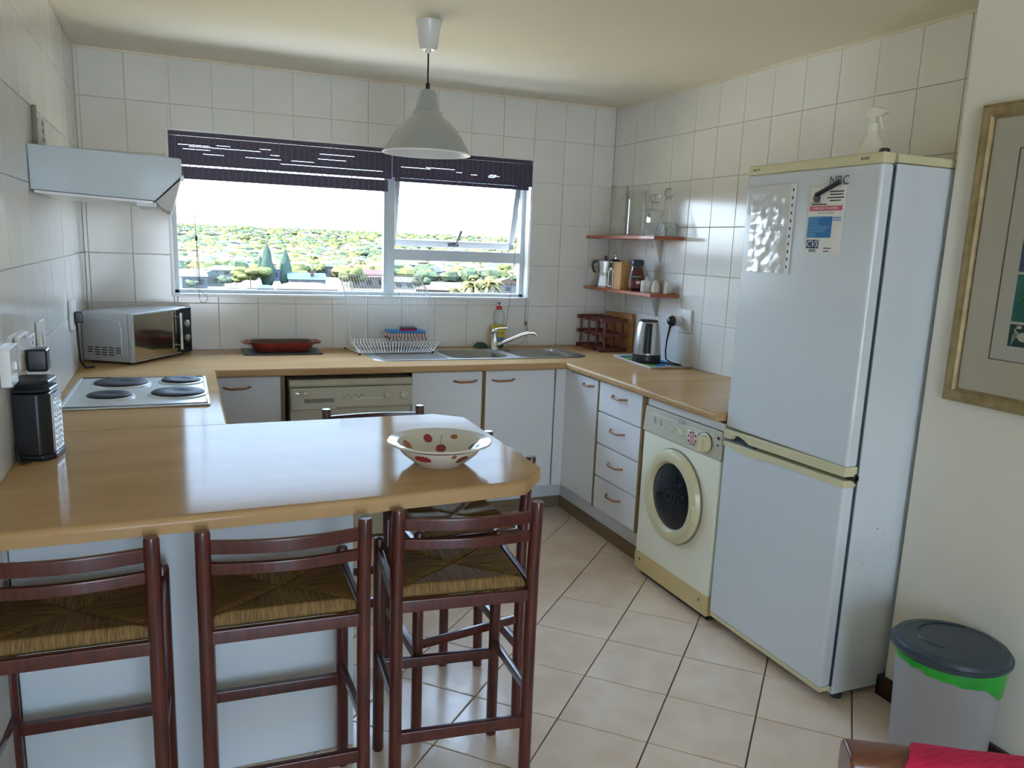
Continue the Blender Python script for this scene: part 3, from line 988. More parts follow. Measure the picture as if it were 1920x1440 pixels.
struct('trim_5', M().box(1.49, -0.475, 0.065, 2.478, -0.459, 0.19).box(2.465, -1.47, 0.065, 2.48, -0.476, 0.19), 'white', smooth=False)
struct('baseboard_cabinets', M().box(1.49, -0.482, 0, 2.47, -0.459, 0.064).box(2.455, -1.47, 0, 2.478, -0.483, 0.064), 'kick', smooth=False)

t = thing('base_cabinet', 'narrow white corner cabinet door at the start of the right run', 'cabinet', (2.65, -.86, 0))
part('body', M().box(XR + .021, -1.047, .19, W - .012, -.729, CT - TH - .002), 'carcass', t)
d = part('door', M().box(XR, -1.036, .195, XR + .018, -.728, .85), 'white', t, bevel=.0025)
part('handle', bow_handle((XR, -.885, .812), (XR, -1.0, .816), (-.026, 0, -.004)), 'handle', d, label='copper brown bow handle')
part('edge_strip', M().box(XR - .001, -1.052, .19, XR + .02, -1.038, .857), 'edge', t)
t = thing('drawer_unit', 'white unit of four drawers between corner cabinet and dryer', 'drawers', (2.65, -1.26, 0))
part('body', M().box(XR + .021, -1.472, .19, W - .012, -1.053, CT - TH - .002), 'carcass', t)
zs = [.855, .697, .532, .361, .192]
for k in range(4):
    d = part('drawer', M().box(XR, -1.462, zs[k + 1] + .004, XR + .018, -1.055, zs[k] - .002), 'white', t, bevel=.0025)
    zc = (.803, .632, .460, .298)[k]
    part('handle', bow_handle((XR, -1.192, zc), (XR, -1.328, zc + .003), (-.026, 0, -.004)), 'handle', d, label='copper brown bow handle')
part('edge_strip', M().box(XR + .0, -1.474, .19, XR + .02, -1.463, .857), 'edge', t)

# ---------------------------------------------------------------- washing machine (back run)
t = thing('washing_machine', 'beige front loading washing machine under the back worktop', 'washing machine', (1.19, -.4, 0))
part('body', M().box(.893, -.69, .02, 1.488, -.06, .80), 'washer', t, bevel=.006)
part('top', M().prism([(-.705, .802), (-.715, .815), (-.70, .838), (-.06, .84), (-.06, .802)], .889, 1.492, 'x'), 'washer', t, bevel=.004)
part('control_panel', M().prism([(-.70, .69), (-.715, .70), (-.715, .80), (-.69, .80), (-.69, .69)], .893, 1.488, 'x'), 'washer', t, bevel=.003)
part('detergent_drawer', M().box(.898, -.722, .695, 1.105, -.712, .796), 'washer', t, bevel=.004)
part('drawer_recess', M().box(.955, -.7232, .728, 1.095, -.7215, .748), 'inkg', t)
part('brand_badge', M().lathe([(0, 0), (.024, 0), (.02, .002), (0, .002)], (.94, -.7235, .775), 16, (0, -1, 0), sx=1.3, sy=.35), 'chrome', t)
for x, r in ((1.36, .016), (1.445, .021)):
    part('dial', M().lathe([(r * 1.1, 0), (r, .014), (r * .7, .018), (0, .018)], (x, -.715, .753), 24, (0, -1, 0)), 'beige', t)
for k in range(6):
    part('button', M().box(1.14 + .018 * k, -.7175, .745 + (.012 if k % 2 else 0), 1.15 + .018 * k, -.7145, .750 + (.012 if k % 2 else 0)), 'inkg', t)
part('accent_line', M().box(1.20, -.7165, .740, 1.335, -.7145, .744), 'pwhite', t)
part('door_ring', M().lathe([(.16, 0), (.165, .012), (.15, .025), (.12, .022), (.115, .008)], (1.19, -.69, .43), 32, (0, -1, 0), cap=False), 'cream', t)
part('door_glass', M().lathe([(.118, .008), (.09, .015), (0, .02)], (1.19, -.69, .43), 32, (0, -1, 0)), 'bglass', t)

# ---------------------------------------------------------------- tumble dryer (right run)
DX = 2.375
t = thing('tumble_dryer', 'cream tumble dryer with round dark glass door beside the fridge', 'dryer', (2.65, -1.77, 0))
part('body', M().box(DX, -2.050, .115, W - .06, -1.487, .695), 'creamw', t, bevel=.004)
part('top_cover', M().box(DX + .012, -2.050, .815, W - .06, -1.487, .848), 'pwhite', t, bevel=.004)
part('control_panel', M().prism([(DX - .004, .698), (DX + .004, .812), (DX + .05, .814), (DX + .05, .698)], -2.050, -1.480, 'y'), 'beige', t, bevel=.003)
part('kick_panel', M().box(DX - .003, -2.052, .03, DX + .05, -1.485, .115), 'creamd', t, bevel=.003)
for y in (-1.53, -2.0):
    part('kick_screw', M().lathe([(.006, 0), (.006, .003), (0, .003)], (DX - .003, y, .085), 12, (-1, 0, 0)), 'inkg', t)
part('foot', M().box(DX + .03, -2.03, .0, DX + .45, -1.50, .03), 'dark', t)
dc = (DX, -1.762, .462)
ring = [(.202, 0), (.206, .012), (.198, .028), (.178, .036), (.155, .032), (.146, .018), (.142, .006)]
dr = part('door_ring', M().lathe(ring, dc, 48, (-1, 0, 0), cap=False), 'cream', t)
part('door_glass', M().lathe([(.146, .014), (.12, .022), (.07, .027), (0, .028)], dc, 40, (-1, 0, 0)), 'bglass', dr)
gr = M()
for k in range(12):
    a = 2 * PI * k / 12
    for r in (.022, .045, .075, .1):
        gr.box(dc[0] - .031 + r * .05, dc[1] + r * math.cos(a + r * 8) - .005, dc[2] + r * math.sin(a + r * 8) - .005, dc[0] - .024 + r * .05, dc[1] + r * math.cos(a + r * 8) + .005, dc[2] + r * math.sin(a + r * 8) + .005)
part('glass_vents', gr, 'black', dr, kind='stuff')
part('door_grip', M().box(DX - .042, -1.956, .41, DX - .015, -1.938, .48), 'cream', dr, bevel=.005)
part('door_seal', M().lathe([(.21, 0), (.21, .004), (.203, .006)], dc, 48, (-1, 0, 0), cap=False), 'inkg', t)
kc = (DX, -1.953, .748)
part('dial', M().lathe([(.042, 0), (.042, .006), (.036, .008), (.033, .022), (.028, .026), (0, .026)], kc, 32, (-1, 0, 0)), 'cream', t)
part('dial_grip', M().box(kc[0] - .034, kc[1] - .008, kc[2] - .032, kc[0] - .02, kc[1] + .008, kc[2] + .032), 'cream', t, bevel=.004)
part('dial_shadow_ring', M().lathe([(.044, 0), (.044, .004), (.042, .004)], kc, 32, (-1, 0, 0), cap=False), 'ink', t)
part('button_plate', M().lathe([(.05, 0), (.048, .004), (0, .004)], (DX, -1.755, .752), 24, (-1, 0, 0), sx=1.3, sy=.24), 'pwhite', t)
for y in (-1.725, -1.785):
    part('button', M().lathe([(.010, 0), (.010, .012), (.006, .014), (0, .014)], (DX - .002, y, .755), 16, (-1, 0, 0)), 'cream', t)
part('brand_badge', M().lathe([(.018, 0), (.016, .006), (0, .006)], (DX + .002, -1.77, .798), 16, (-1, 0, 0), sx=1.5, sy=.7), 'mlight', t)
part('accent_line', M().box(DX + .0, -2.0, .786, DX + .006, -1.54, .790), 'pwhite', t)
tx = M()
for yy, zz, n_ in ((-1.565, .775, 7), (-1.615, .772, 7)):
    for k in range(n_):
        tx.box(DX - .001, yy - .006 * ((k * 7) % 3 + 1), zz - .009 * k - .005, DX + .0055, yy, zz - .009 * k)
part('printed_text', tx, 'inkg', t, kind='stuff')
sk = part('sticker', M().box(DX - .0015, -1.897, .713, DX + .005, -1.825, .778), 'paper', t)
st = M()
for k in range(8):
    a0 = 2 * PI * k / 8
    st.tube([(DX - .002, -1.861 + .027 * math.cos(a0 + s), .745 + .027 * math.sin(a0 + s)) for s in (0, .15, .3, .45)], .003, 4)
part('dashed_ring', st, 'redp', sk)
st = M()
for k in range(6):
    st.box(DX - .0025, -1.876, .761 - .0065 * k, DX - .001, -1.846, .7645 - .0065 * k)
part('printed_lines', st, 'pinkp', sk)
part('indicator', M().lathe([(.006, 0), (.006, .003), (0, .003)], (DX + .001, -2.033, .785), 12, (-1, 0, 0)).lathe([(.004, 0), (.004, .003), (0, .003)], (DX - .002, -2.035, .757), 12, (-1, 0, 0)), 'ink', t)

# ================================================================== FRIDGE
FX = 2.375
y0, y1 = -2.695, -2.068
t = thing('fridge_freezer', 'tall white two door fridge freezer with cream trims', 'fridge', (2.66, -2.38, 0))
part('body', M().box(FX + .062, y0 + .002, .028, 2.935, y1 - .002, 1.795), 'applwhite', t, bevel=.004)
part('top_cap', M().box(FX + .060, y0, 1.796, 2.935, y1, 1.824), 'cream', t, bevel=.006)
du = part('upper_door', M().box(FX, y0, .842, FX + .05, y1, 1.794), 'applwhite', t, bevel=.012, seg=3)
dl = part('lower_door', M().box(FX, y0, .062, FX + .05, y1, .780), 'applwhite', t, bevel=.012, seg=3)
part('door_cap', M().box(FX - .001, y0, 1.792, FX + .05, y1, 1.826), 'cream', du, bevel=.007)
hw = M().prism([(y1, .800), (y1 - .045, .800), (y1 - .06, .818), (y1 - .09, .822), (y1 - .12, .815), (y1 - .15, .803), (y0, .812), (y0, .845), (y1, .835)][::-1], FX - .004, FX + .05, 'x')
part('handle_trim', hw, 'cream', du, bevel=.003)
part('handle_recess', M().box(FX + .012, y1 - .16, .79, FX + .049, y1 - .04, .826), 'lid', du)
part('handle_trim', M().prism([(y1, .786), (y0, .800), (y0, .775), (y1 - .25, .768), (y1 - .2, .758), (y1 - .1, .758), (y1 - .05, .766), (y1, .768)], FX - .004, FX + .05, 'x'), 'cream', dl, bevel=.003)
part('bottom_trim', M().box(FX + .004, y0 + .004, .046, FX + .05, y1 - .004, .064), 'cream', dl, bevel=.003)
part('door_gasket', M().box(FX + .05, y0 + .006, .06, FX + .0605, y1 - .006, 1.79), 'lid', t)
part('hinge', M().box(FX + .03, y0 - .004, .797, FX + .056, y0 + .03, .812).box(FX + .04, y0 - .004, .79, FX + .05, y0 - .0005, .82), 'black', t)
part('top_hinge', M().lathe([(.016, 0), (.016, .008), (.012, .012), (0, .012)], (FX + .03, y0 + .03, 1.826), 16), 'black', t)
for y in (y0 + .03, y1 - .03):
    part('foot', M().lathe([(.02, 0), (.02, .028)], (FX + .11, y, 0), 12), 'lid', t)
    part('foot', M().lathe([(.02, 0), (.02, .028)], (2.90, y, 0), 12), 'pwhite', t)
part('brand_badge', M().box(FX - .0022, y0 + .055, 1.806, FX - .0008, y0 + .075, 1.814).box(FX - .0022, y0 + .08, 1.806, FX - .0008, y0 + .088, 1.814), 'inkg', du)
part('brand_text', M().box(FX - .0022, y1 - .045, 1.806, FX - .0008, y1 - .028, 1.812).box(FX - .0022, y1 - .065, 1.808, FX - .0008, y1 - .05, 1.812), 'inkg', du)
sp_ = M()
for yy, zz, r in ((2.55, .62, .003), (2.58, .60, .002), (2.5, .5, .002), (2.62, .55, .002), (2.57, .48, .0016), (2.6, .48, .0016), (2.63, .7, .002)):
    sp_.lathe([(r, 0), (0, .0006)], (yy, y0 + .0018, zz), 8, (0, -1, 0))
part('rust_specks', sp_, 'leafb', t)

# things on the fridge door
t = thing('plastic_sleeve', 'crinkled clear plastic punched sleeve hanging on the fridge door', 'plastic sleeve', (FX - .003, -2.21, 1.445))
sv = M()
nx_, nz_ = 14, 24
rnd = random.Random(5)
for k in range(nz_ + 1):
    for i in range(nx_ + 1):
        yy = -2.110 - .203 * i / nx_ - .006 * (1 - k / nz_)
        zz = 1.447 + .304 * k / nz_
        sv.v.append((FX - .006 - rnd.uniform(0, .0032) * (0 if i in (0, nx_) else 1), yy, zz))
for k in range(nz_):
    for i in range(nx_):
        sv.f.append((k * (nx_ + 1) + i, k * (nx_ + 1) + i + 1, (k + 1) * (nx_ + 1) + i + 1, (k + 1) * (nx_ + 1) + i)); sv.mi.append(0)
part('sheet', sv, 'sleeve', t, angle=180)
part('binding_strip', M().box(FX - .006, -2.337, 1.447, FX - .003, -2.313, 1.751), 'pwhite', t)
hs = M()
for k in range(11):
    hs.box(FX - .0068, -2.329, 1.465 + .026 * k, FX - .0058, -2.323, 1.475 + .026 * k)
part('punch_holes', hs, 'ink', t)
t = thing('info_card', 'laminated emergency information card on the fridge with pink and blue bands', 'card', (FX - .002, -2.485, 1.517))
part('card', M().box(FX - .004, -2.562, 1.517, FX - .0015, -2.406, 1.735), 'paper', t, bevel=.0008)
o3, u3, v3 = (FX - .0046, -2.406, 1.517), (0, -1, 0), (0, 0, 1)
q = M().quad(o3, u3, v3, .004, .139, .150, .155)
part('pink_band', q, 'pinkp', t, smooth=False)
q = M().quad(o3, u3, v3, .004, .053, .112, .121)
part('blue_band', q, 'bluep', t, smooth=False)
q = M()
o4 = (FX - .0049, -2.406, 1.517)
for k, ln in enumerate((.06, .042, .046, .052, .10, .085, .08, .036, .036)):
    q.quad(o4, u3, v3, .006, .1145 - .0072 * k, .006 + ln, .1185 - .0072 * k)
for k in range(2):
    q.quad(o4, u3, v3, .114, .1145 - .0072 * k, .15, .1185 - .0072 * k)
part('band_text', q, 'bluel', t, smooth=False)
q = M().text('EMERGENCY NUMBERS', .0105, Vector(o4) + Vector((0, -.077, .147)), u3, v3)
part('band_title', q, 'paper', t, smooth=False)
q = M()
for k, (a, c, z) in enumerate(((.088, .15, .197), (.09, .148, .188), (.08, .152, .178), (.092, .14, .169), (.012, .08, .158))):
    q.quad(o4, u3, v3, a, z, c, z + .0038)
q.text('Community', .0115, Vector(o4) + Vector((0, -.03, .166)), u3, v3)
q.text('ONLY CALL NUMBERS', .007, Vector(o4) + Vector((0, -.08, .132)), u3, v3)
for a, c, z in ((.02, .05, .012), (.018, .052, .007), (.085, .12, .018), (.085, .11, .008)):
    q.quad(o4, u3, v3, a, z, c, z + .003)
part('printed_text', q, 'ink', t, smooth=False, kind='stuff')
part('logo_square', M().quad(o3, u3, v3, .006, .018, .062, .046), 'navy', t, smooth=False)
part('logo_letters', M().text('CVS', .030, Vector(o4) + Vector((0, -.034, .032)), (0, -1, .0), (0, -.2, 1)), 'paper', t, smooth=False)
t = thing('letter_magnet', 'grey letter magnet on the fridge with dark stick across it', 'magnet', (FX - .004, -2.53, 1.735))
part('letters', M().text('NBC', .042, (FX - .0052, -2.530, 1.748), u3, v3), 'lid', t, smooth=False)
t = thing('magnet_stick', 'dark slanting magnetic torch stick holding the information card', 'magnet', (FX - .008, -2.49, 1.71))
part('stick', M().tube([(FX - .010, -2.440, 1.708), (FX - .012, -2.535, 1.742)], .0075, 10), 'black', t)
part('round_magnet', M().lathe([(.0135, 0), (.0135, .006), (0, .007)], (FX - .005, -2.442, 1.697), 20, (-1, 0, 0)), 'lid', t)

# spray bottle on the fridge
t = thing('spray_bottle', 'cream trigger spray bottle standing on top of the fridge', 'bottle', (2.70, -2.315, 1.824))
c = (2.70, -2.318, 1.824)
part('bottle', M().lathe([(.0, 0), (.048, 0), (.052, .01), (.05, .045), (.036, .085), (.019, .115), (.016, .135)], c, 28), 'spray', t)
part('collar', M().lathe([(.018, .128), (.019, .131), (.018, .152), (.013, .156)], c, 24), 'spray', t)
hd = M().prism([(-2.292, 1.998), (-2.285, 2.012), (-2.31, 2.030), (-2.33, 2.034), (-2.352, 2.024), (-2.378, 2.017), (-2.378, 2.006), (-2.352, 1.998), (-2.328, 1.994), (-2.324, 1.976), (-2.308, 1.976), (-2.306, 1.994)], 2.688, 2.712, 'x')
part('spray_head', hd, 'spray', t, bevel=.003)
part('trigger', M().tube([(2.70, -2.345, 1.998), (2.70, -2.352, 1.976), (2.70, -2.366, 1.953)], [.005, .0045, .003], 8), 'spray', t)

# ================================================================== HOB, HOOD
t = thing('electric_hob', 'white enamel and steel electric hob with four dark solid plates', 'hob', (.27, -1.22, CT))
part('surround', M().prism([(.020, -1.545), (.508, -1.535), (.514, -.918), (.030, -.896)], CT + .0005, CT + .007), 'hobs', t, bevel=.004)
part('raised_rim', M().tube([(.034, -1.53, CT + .008), (.498, -1.52, CT + .008), (.503, -.932, CT + .008), (.042, -.91, CT + .008)], .004, 6, closed=True), 'hobs', t)
for x, y, r in ((.195, -1.075, .098), (.415, -1.05, .075), (.170, -1.345, .075), (.402, -1.325, .094)):
    z = CT + .006
    pl = part('hot_plate', M().lathe([(r, 0), (r, .011), (r - .006, .015), (.035, .015), (.03, .013), (0, .013)], (x, y, z), 40), 'plate', t)
    part('plate_ring', M().lathe([(r + .012, .001), (r + .010, .006), (r + .001, .008)], (x, y, z), 40, cap=False), 'hobs', pl)
t = thing('cooker_hood', 'pale blue grey cooker hood on the left wall above the hob', 'cooker hood', (.2, -1.3, 1.6))
HY0, HY1 = -1.60, -1.0
part('housing', M().prism([(0.001, 1.757), (.436, 1.745), (.442, 1.74), (.442, 1.688), (.357, 1.603), (0.001, 1.620)], HY0, HY1, 'y'), 'hood', t, bevel=.003)
part('underside', M().prism([(.01, 1.618), (.35, 1.602), (.35, 1.594), (.01, 1.61)], HY0 + .01, HY1 - .01, 'y'), 'pwhite', t)
part('visor', M().prism([(.360, 1.602), (.370, 1.588), (.385, 1.577), (.402, 1.571), (.408, 1.572), (.438, 1.678)], HY0 + .004, HY1 - .004, 'y'), 'hoodg', t, bevel=.001)
part('visor_edge', M().box(.4365, HY0 + .002, 1.672, .447, HY1 - .002, 1.69), 'pwhite', t)
part('lamp_cover', M().box(.30, HY0 + .05, 1.586, .36, HY1 - .05, 1.600), 'lampin', t)
t = thing('wall_conduit', 'short dark conduit on the tiles above the cooker hood', 'conduit', (.006, -1.46, 1.757))
part('pipe', M().tube([(.008, -1.445, 1.89), (.008, -1.47, 1.757)], .007, 8), 'inkg', t)
t = thing('connector_block', 'grey electrical connector block on the tiles above the hood', 'connector', (.006, -1.35, 1.757))
part('block', M().box(.001, -1.375, 1.757, .018, -1.325, 1.862), 'beige', t, bevel=.002)
for z in (1.785, 1.815, 1.838):
    part('terminal', M().box(.018, -1.372, z, .0195, -1.328, z + .012), 'inkg', t)

# ================================================================== MICROWAVE
phi = math.radians(33)
t = thing('microwave', 'silver microwave with mirrored door angled in the left corner', 'microwave', (.210, -.532, CT), PI / 2 - phi)
# local: x along the front (left to right), y backwards
mw, md, mh = .475, .246, .238
z0 = .012
part('casing', M().box(0, .012, z0, mw, md, mh), 'mlight', t, bevel=.005)
part('door', M().box(.0, -.012, z0, mw * .80, .011, mh), 'mlight', t, bevel=.004)
part('door_mirror', M().box(.012, -.0135, z0 + .008, mw * .72, -.0125, mh - .008), 'mirror', t)
part('door_black_band', M().box(mw * .722, -.0135, z0 + .008, mw * .80, -.0125, mh - .008), 'bglass', t)
part('control_panel', M().box(mw * .805, -.012, z0, mw, .011, mh), 'bglass', t, bevel=.004)
part('handle', M().tube([(mw * .735, -.034, z0 + .025), (mw * .735, -.034, mh - .02)], .0075, 10).tube([(mw * .735, -.012, z0 + .045), (mw * .735, -.034, z0 + .045)], .005, 8).tube([(mw * .735, -.012, mh - .04), (mw * .735, -.034, mh - .04)], .005, 8), 'chrome', t)
for z in (.085, .158):
    part('knob', M().lathe([(.0195, 0), (.0185, .010), (.015, .012), (0, .012)], (mw * .90, -.012, z), 24, (0, -1, 0)), 'alu', t)
vt = M()
for k in range(5):
    n_ = 4 if k in (1, 2, 3) else 3
    for i in range(n_):
        yy = .05 + k * .036
        vt.box(-.0012, yy, .04 + i * .011 + (.011 if n_ == 3 else 0), .001, yy + .026, .045 + i * .011 + (.011 if n_ == 3 else 0))
part('vent_slots', vt, 'ink', t, kind='stuff')
part('side_groove', M().tube([(-.0006, .22, .205), (-.0006, .09, .205), (-.0006, .055, .195), (-.0006, .045, .17), (-.0006, .045, .05)], .003, 6), 'mlight', t)
for x, y in ((.04, .03), (mw - .04, .03), (.04, md - .03), (mw - .04, md - .03)):
    part('foot', M().lathe([(.012, 0), (.012, .012)], (x, y, 0), 10), 'black', t)
cbm = M().tube([(.02, -.755, 1.13), (.022, -.75, 1.05), (.02, -.70, .95), (.03, -.62, .905), (.06, -.57, .902)], .0045, 8)
t = thing('power_cord', 'black microwave power cord and plug hanging from the far left socket', 'cord', (.02, -.7, CT))
part('cord', cbm, 'rubber', t)
part('plug', M().box(.0165, -.785, 1.118, .05, -.735, 1.165), 'black', t, bevel=.006)

def socket(label, y0, y1, z0, z1, th=.012, sw=False):
    t = thing('wall_switch' if sw else 'wall_socket', label, 'switch' if sw else 'socket', (.006, (y0 + y1) / 2, z0))
    part('plate', M().box(.0008, y0, z0, th, y1, z1), 'pwhite', t, bevel=.003)
    if sw:
        part('rocker', M().box(th, (y0 + y1) / 2 - .014, (z0 + z1) / 2 - .02, th + .004, (y0 + y1) / 2 + .014, (z0 + z1) / 2 + .02), 'pwhite', t, bevel=.002)
    else:
        h = M()
        for dz in (-.012, .012):
            h.box(th - .0002, (y0 + y1) / 2 - .004, (z0 + z1) / 2 + dz - .004, th + .0006, (y0 + y1) / 2 + .004, (z0 + z1) / 2 + dz + .004)
        part('socket_holes', h, 'ink', t)
    for dz in (z0 + .008, z1 - .008):
        part('screw', M().lathe([(.003, 0), (.003, .001), (0, .0015)], (th, (y0 + y1) / 2, dz), 8, (1, 0, 0)), 'chrome', t)
    return t
socket('white socket plate behind the microwave near the far left corner', -.83, -.69, 1.092, 1.212, .016)
socket('white rocker switch plate on the left wall beyond the black charger', -1.70, -1.585, 1.10, 1.215, .012, True)
socket('white socket plate with the black charger plugged in', -2.08, -1.93, 1.09, 1.212, .014)
socket('small white plate just behind the black charger', -1.90, -1.78, 1.12, 1.19, .01)
t = thing('isolator_box', 'deep white isolator box on the left wall at the edge of the photo', 'switch', (.03, -2.24, 1.115))
part('box', M().box(.0008, -2.30, 1.112, .026, -2.21, 1.205), 'pwhite', t, bevel=.003)
part('lid', M().box(.0, -2.305, 1.205, .029, -2.205, 1.212), 'pwhite', t, bevel=.002)
part('toggle', M().box(.026, -2.25, 1.15, .031, -2.235, 1.168), 'mlight', t)
t = thing('charger_plug', 'black square charger plugged into the left wall above the lantern', 'charger', (.035, -1.98, 1.10))
part('block', M().box(.0165, -2.02, 1.106, .068, -1.955, 1.17), 'black', t, bevel=.007, seg=3)
part('pins', M().box(.0145, -1.995, 1.13, .0165, -1.98, 1.14), 'alu', t)

# rechargeable lantern
t = thing('lantern', 'black rechargeable lantern with LED side panel on the breakfast bar', 'lantern', (.05, -2.135, CT))
L0 = [(.004, -2.195), (.062, -2.205), (.088, -2.185), (.098, -2.10), (.08, -2.075), (.012, -2.075), (.0015, -2.10)]
part('body', M().prism(L0, CT + .012, CT + .180), 'black', t, bevel=.006)
part('base', M().prism([(x * 1.06 - .001, y) for x, y in [(.004, -2.20), (.064, -2.21), (.092, -2.188), (.104, -2.095), (.08, -2.07), (.012, -2.07), (.003, -2.10)]], CT, CT + .015), 'black', t, bevel=.004)
part('top_lid', M().prism([(x * 1.03, y) for x, y in L0], CT + .181, CT + .192), 'black', t, bevel=.005)
part('carry_handle', M().prism([(x, y + .004) for x, y in L0], CT + .200, CT + .212), 'black', t, bevel=.005)
part('handle_post', M().box(.02, -2.15, CT + .19, .05, -2.12, CT + .202), 'black', t)
pa, pb = Vector((.0895, -2.183, 0)), Vector((.0995, -2.102, 0))
nrm = Vector((.081, -.01, 0)).normalized()
lp = M()
du_ = (pb - pa)
for (a0, a1, z0_, z1_, d0, d1) in ((.02, .98, CT + .018, CT + .176, .0, .006),):
    P = lambda a, z, d: tuple(pa + du_ * a + nrm * d + Vector((0, 0, z)))
    lp.add([P(a0, z0_, 0), P(a1, z0_, 0), P(a1, z1_, 0), P(a0, z1_, 0), P(a0, z0_, d1), P(a1, z0_, d1), P(a1, z1_, d1), P(a0, z1_, d1)],
           [(4, 5, 6, 7), (0, 1, 5, 4), (1, 2, 6, 5), (2, 3, 7, 6), (3, 0, 4, 7)])
pn = part('led_panel', lp, 'led', t, label='silver panel with rows of small LEDs')
for r in range(9):
    for c_ in range(3):
        p = pa + du_ * (.24 + .25 * c_) + nrm * .006 + Vector((0, 0, CT + .034 + .0155 * r))
        part('led', M().ball(p, .0042, 8, 6), 'ledd', pn)
part('cable', M().tube([(.03, -2.03, CT + .005), (.012, -2.04, CT + .02), (.008, -2.215, CT + .04), (.012, -2.235, CT + .025), (.02, -2.24, CT + .006), (.04, -2.22, CT + .005)], .0035, 8), 'rubber', t)

# ================================================================== SINK AND BACK COUNTER
t = thing('kitchen_sink', 'stainless steel sink with two bowls and left drainer', 'sink', (1.96, -.34, CT))
bmh = bmesh.new()
def loop(pts):
    vs = [bmh.verts.new(p) for p in pts]
    return [bmh.edges.new((vs[i], vs[(i + 1) % len(vs)])) for i in range(len(vs))]
zr = CT + .004
outer = rring(1.96, -.345, .618, .205, .09, zr, 8)
B1, B2 = (1.935, -.345, .175, .165), (2.33, -.345, .165, .165)
es = loop(outer)
for (bx, by, hx, hy) in (B1, B2):
    es += loop(rring(bx, by, hx, hy, .08, zr, 8))
bmesh.ops.triangle_fill(bmh, edges=es, use_beauty=True, use_dissolve=False)
sm_ = M()
bmh.verts.index_update()
sm_.add([v.co.copy() for v in bmh.verts], [tuple(v.index for v in f.verts) for f in bmh.faces])
bmh.free()
sm_.loft([rring(1.96, -.345, .618, .205, .09, zr, 8), rring(1.96, -.345, .622, .209, .092, CT + .0008, 8)], False, False)
part('deck', sm_, 'sinksteel', t)
for (bx, by, hx, hy) in (B1, B2):
    bw = M().loft([rring(bx, by, hx, hy, .08, zr, 8), rring(bx, by, hx - .008, hy - .008, .075, zr - .012, 8), rring(bx, by, hx - .018, hy - .018, .07, zr - .12, 8), rring(bx, by, hx - .05, hy - .05, .06, zr - .145, 8)], False, True)
    bo = part('bowl', bw, 'sinksteel', t)
    part('drain', M().lathe([(.03, 0), (.028, .003), (0, .001)], (bx, by, zr - .1445), 20), 'chrome', bo)
for k in range(9):
    part('drainer_rib', M().tube([(1.39, -.50 + k * .038, zr + .0005), (1.74, -.50 + k * .038, zr + .0005)], .005, 6, flat=.6), 'sinksteel', t)
t = thing('mixer_tap', 'chrome single lever mixer tap with long swivel spout', 'tap', (2.14, -.165, CT + .004))
part('body', M().lathe([(.026, 0), (.026, .006), (.0215, .012), (.020, .085), (.023, .105), (.014, .118), (0, .12)], (2.142, -.158, CT + .004), 24), 'chrome', t)
part('spout', M().tube([(2.16, -.168, CT + .03), (2.22, -.19, CT + .058), (2.29, -.215, CT + .093), (2.33, -.23, CT + .107), (2.36, -.24, CT + .108), (2.372, -.245, CT + .095)], [.011, .011, .0105, .010, .0105, .011], 12), 'chrome', t)
part('lever', M().tube([(2.142, -.158, CT + .118), (2.165, -.175, CT + .127), (2.205, -.20, CT + .131)], [.011, .009, .006], 10, flat=.6), 'chrome', t)

t = thing('dish_soap_bottle', 'clear dish soap bottle with yellow label and red cap behind the tap', 'bottle', (2.195, -.085, CT))
c = (2.196, -.078, CT + .005)
part('liquid', M().lathe([(0, 0), (.034, 0), (.037, .008), (.036, .05), (0, .05)], c, 24, sy=.62), 'bottleg', t)
part('bottle', M().lathe([(.0375, .045), (.037, .12), (.031, .145), (.036, .175), (.035, .20), (.024, .222), (.012, .23)], c, 24, sy=.62, cap=False), 'pet', t)
part('label', M().lathe([(.0382, .018), (.0388, .03), (.0388, .11), (.037, .132)], c, 32, sy=.62, cap=False), 'yellow', t)
part('label_text', M().text('Sunlight', .0155, (2.2, -.1035, CT + .092), (1, 0, 0), (-.05, 0, 1)), 'navy', t, smooth=False)
part('label_panel', M().box(2.176, -.1035, CT + .045, 2.222, -.1025, CT + .066), 'bluel', t)
part('cap', M().lathe([(.0165, .226), (.0175, .23), (.0165, .25), (.009, .254)], c, 20), 'redcap', t)
part('nozzle', M().lathe([(.008, .254), (.009, .262), (.006, .272), (0, .273)], c, 14), 'teal', t)
single('scouring_pad', M().loft([rring(2.08, -.085, .04, .028, .012, CT + .005), rring(2.085, -.082, .034, .024, .012, CT + .02), rring(2.082, -.082, .018, .014, .006, CT + .034)]), 'green', 'dark crumpled scouring pad behind the tap', 'scouring pad')

# dish rack
t = thing('dish_rack', 'tall white wire dish rack standing over the drainer', 'dish rack', (1.52, -.2, CT))
r_ = .0032
zb = CT + .013
XL0, XR0, XL1, XR1, XLt, XRt = 1.31, 1.755, 1.262, 1.745, 1.245, 1.68
part('side_frame', M().tube([(1.308, -.315, zb), (1.285, -.20, CT + .055), (1.268, -.125, 1.20), (1.245, -.095, 1.315)], r_, 6), 'wire', t)
part('side_frame', M().tube([(1.712, -.315, zb), (1.79, -.20, CT + .055), (1.755, -.125, 1.195), (1.69, -.095, 1.315)], r_, 6), 'wire', t)
part('top_rail', M().tube([(1.245, -.095, 1.315), (1.69, -.095, 1.315)], r_, 6), 'wire', t)
part('middle_rail', M().tube([(1.268, -.125, 1.20), (1.755, -.125, 1.195)], r_, 6).tube([(1.268, -.10, 1.193), (1.75, -.10, 1.188)], r_, 6), 'wire', t)
part('front_rail', M().tube([(1.285, -.225, CT + .055), (1.79, -.225, CT + .055)], r_, 6).tube([(1.29, -.17, CT + .07), (1.78, -.17, CT + .07)], r_ * .8, 6), 'wire', t)
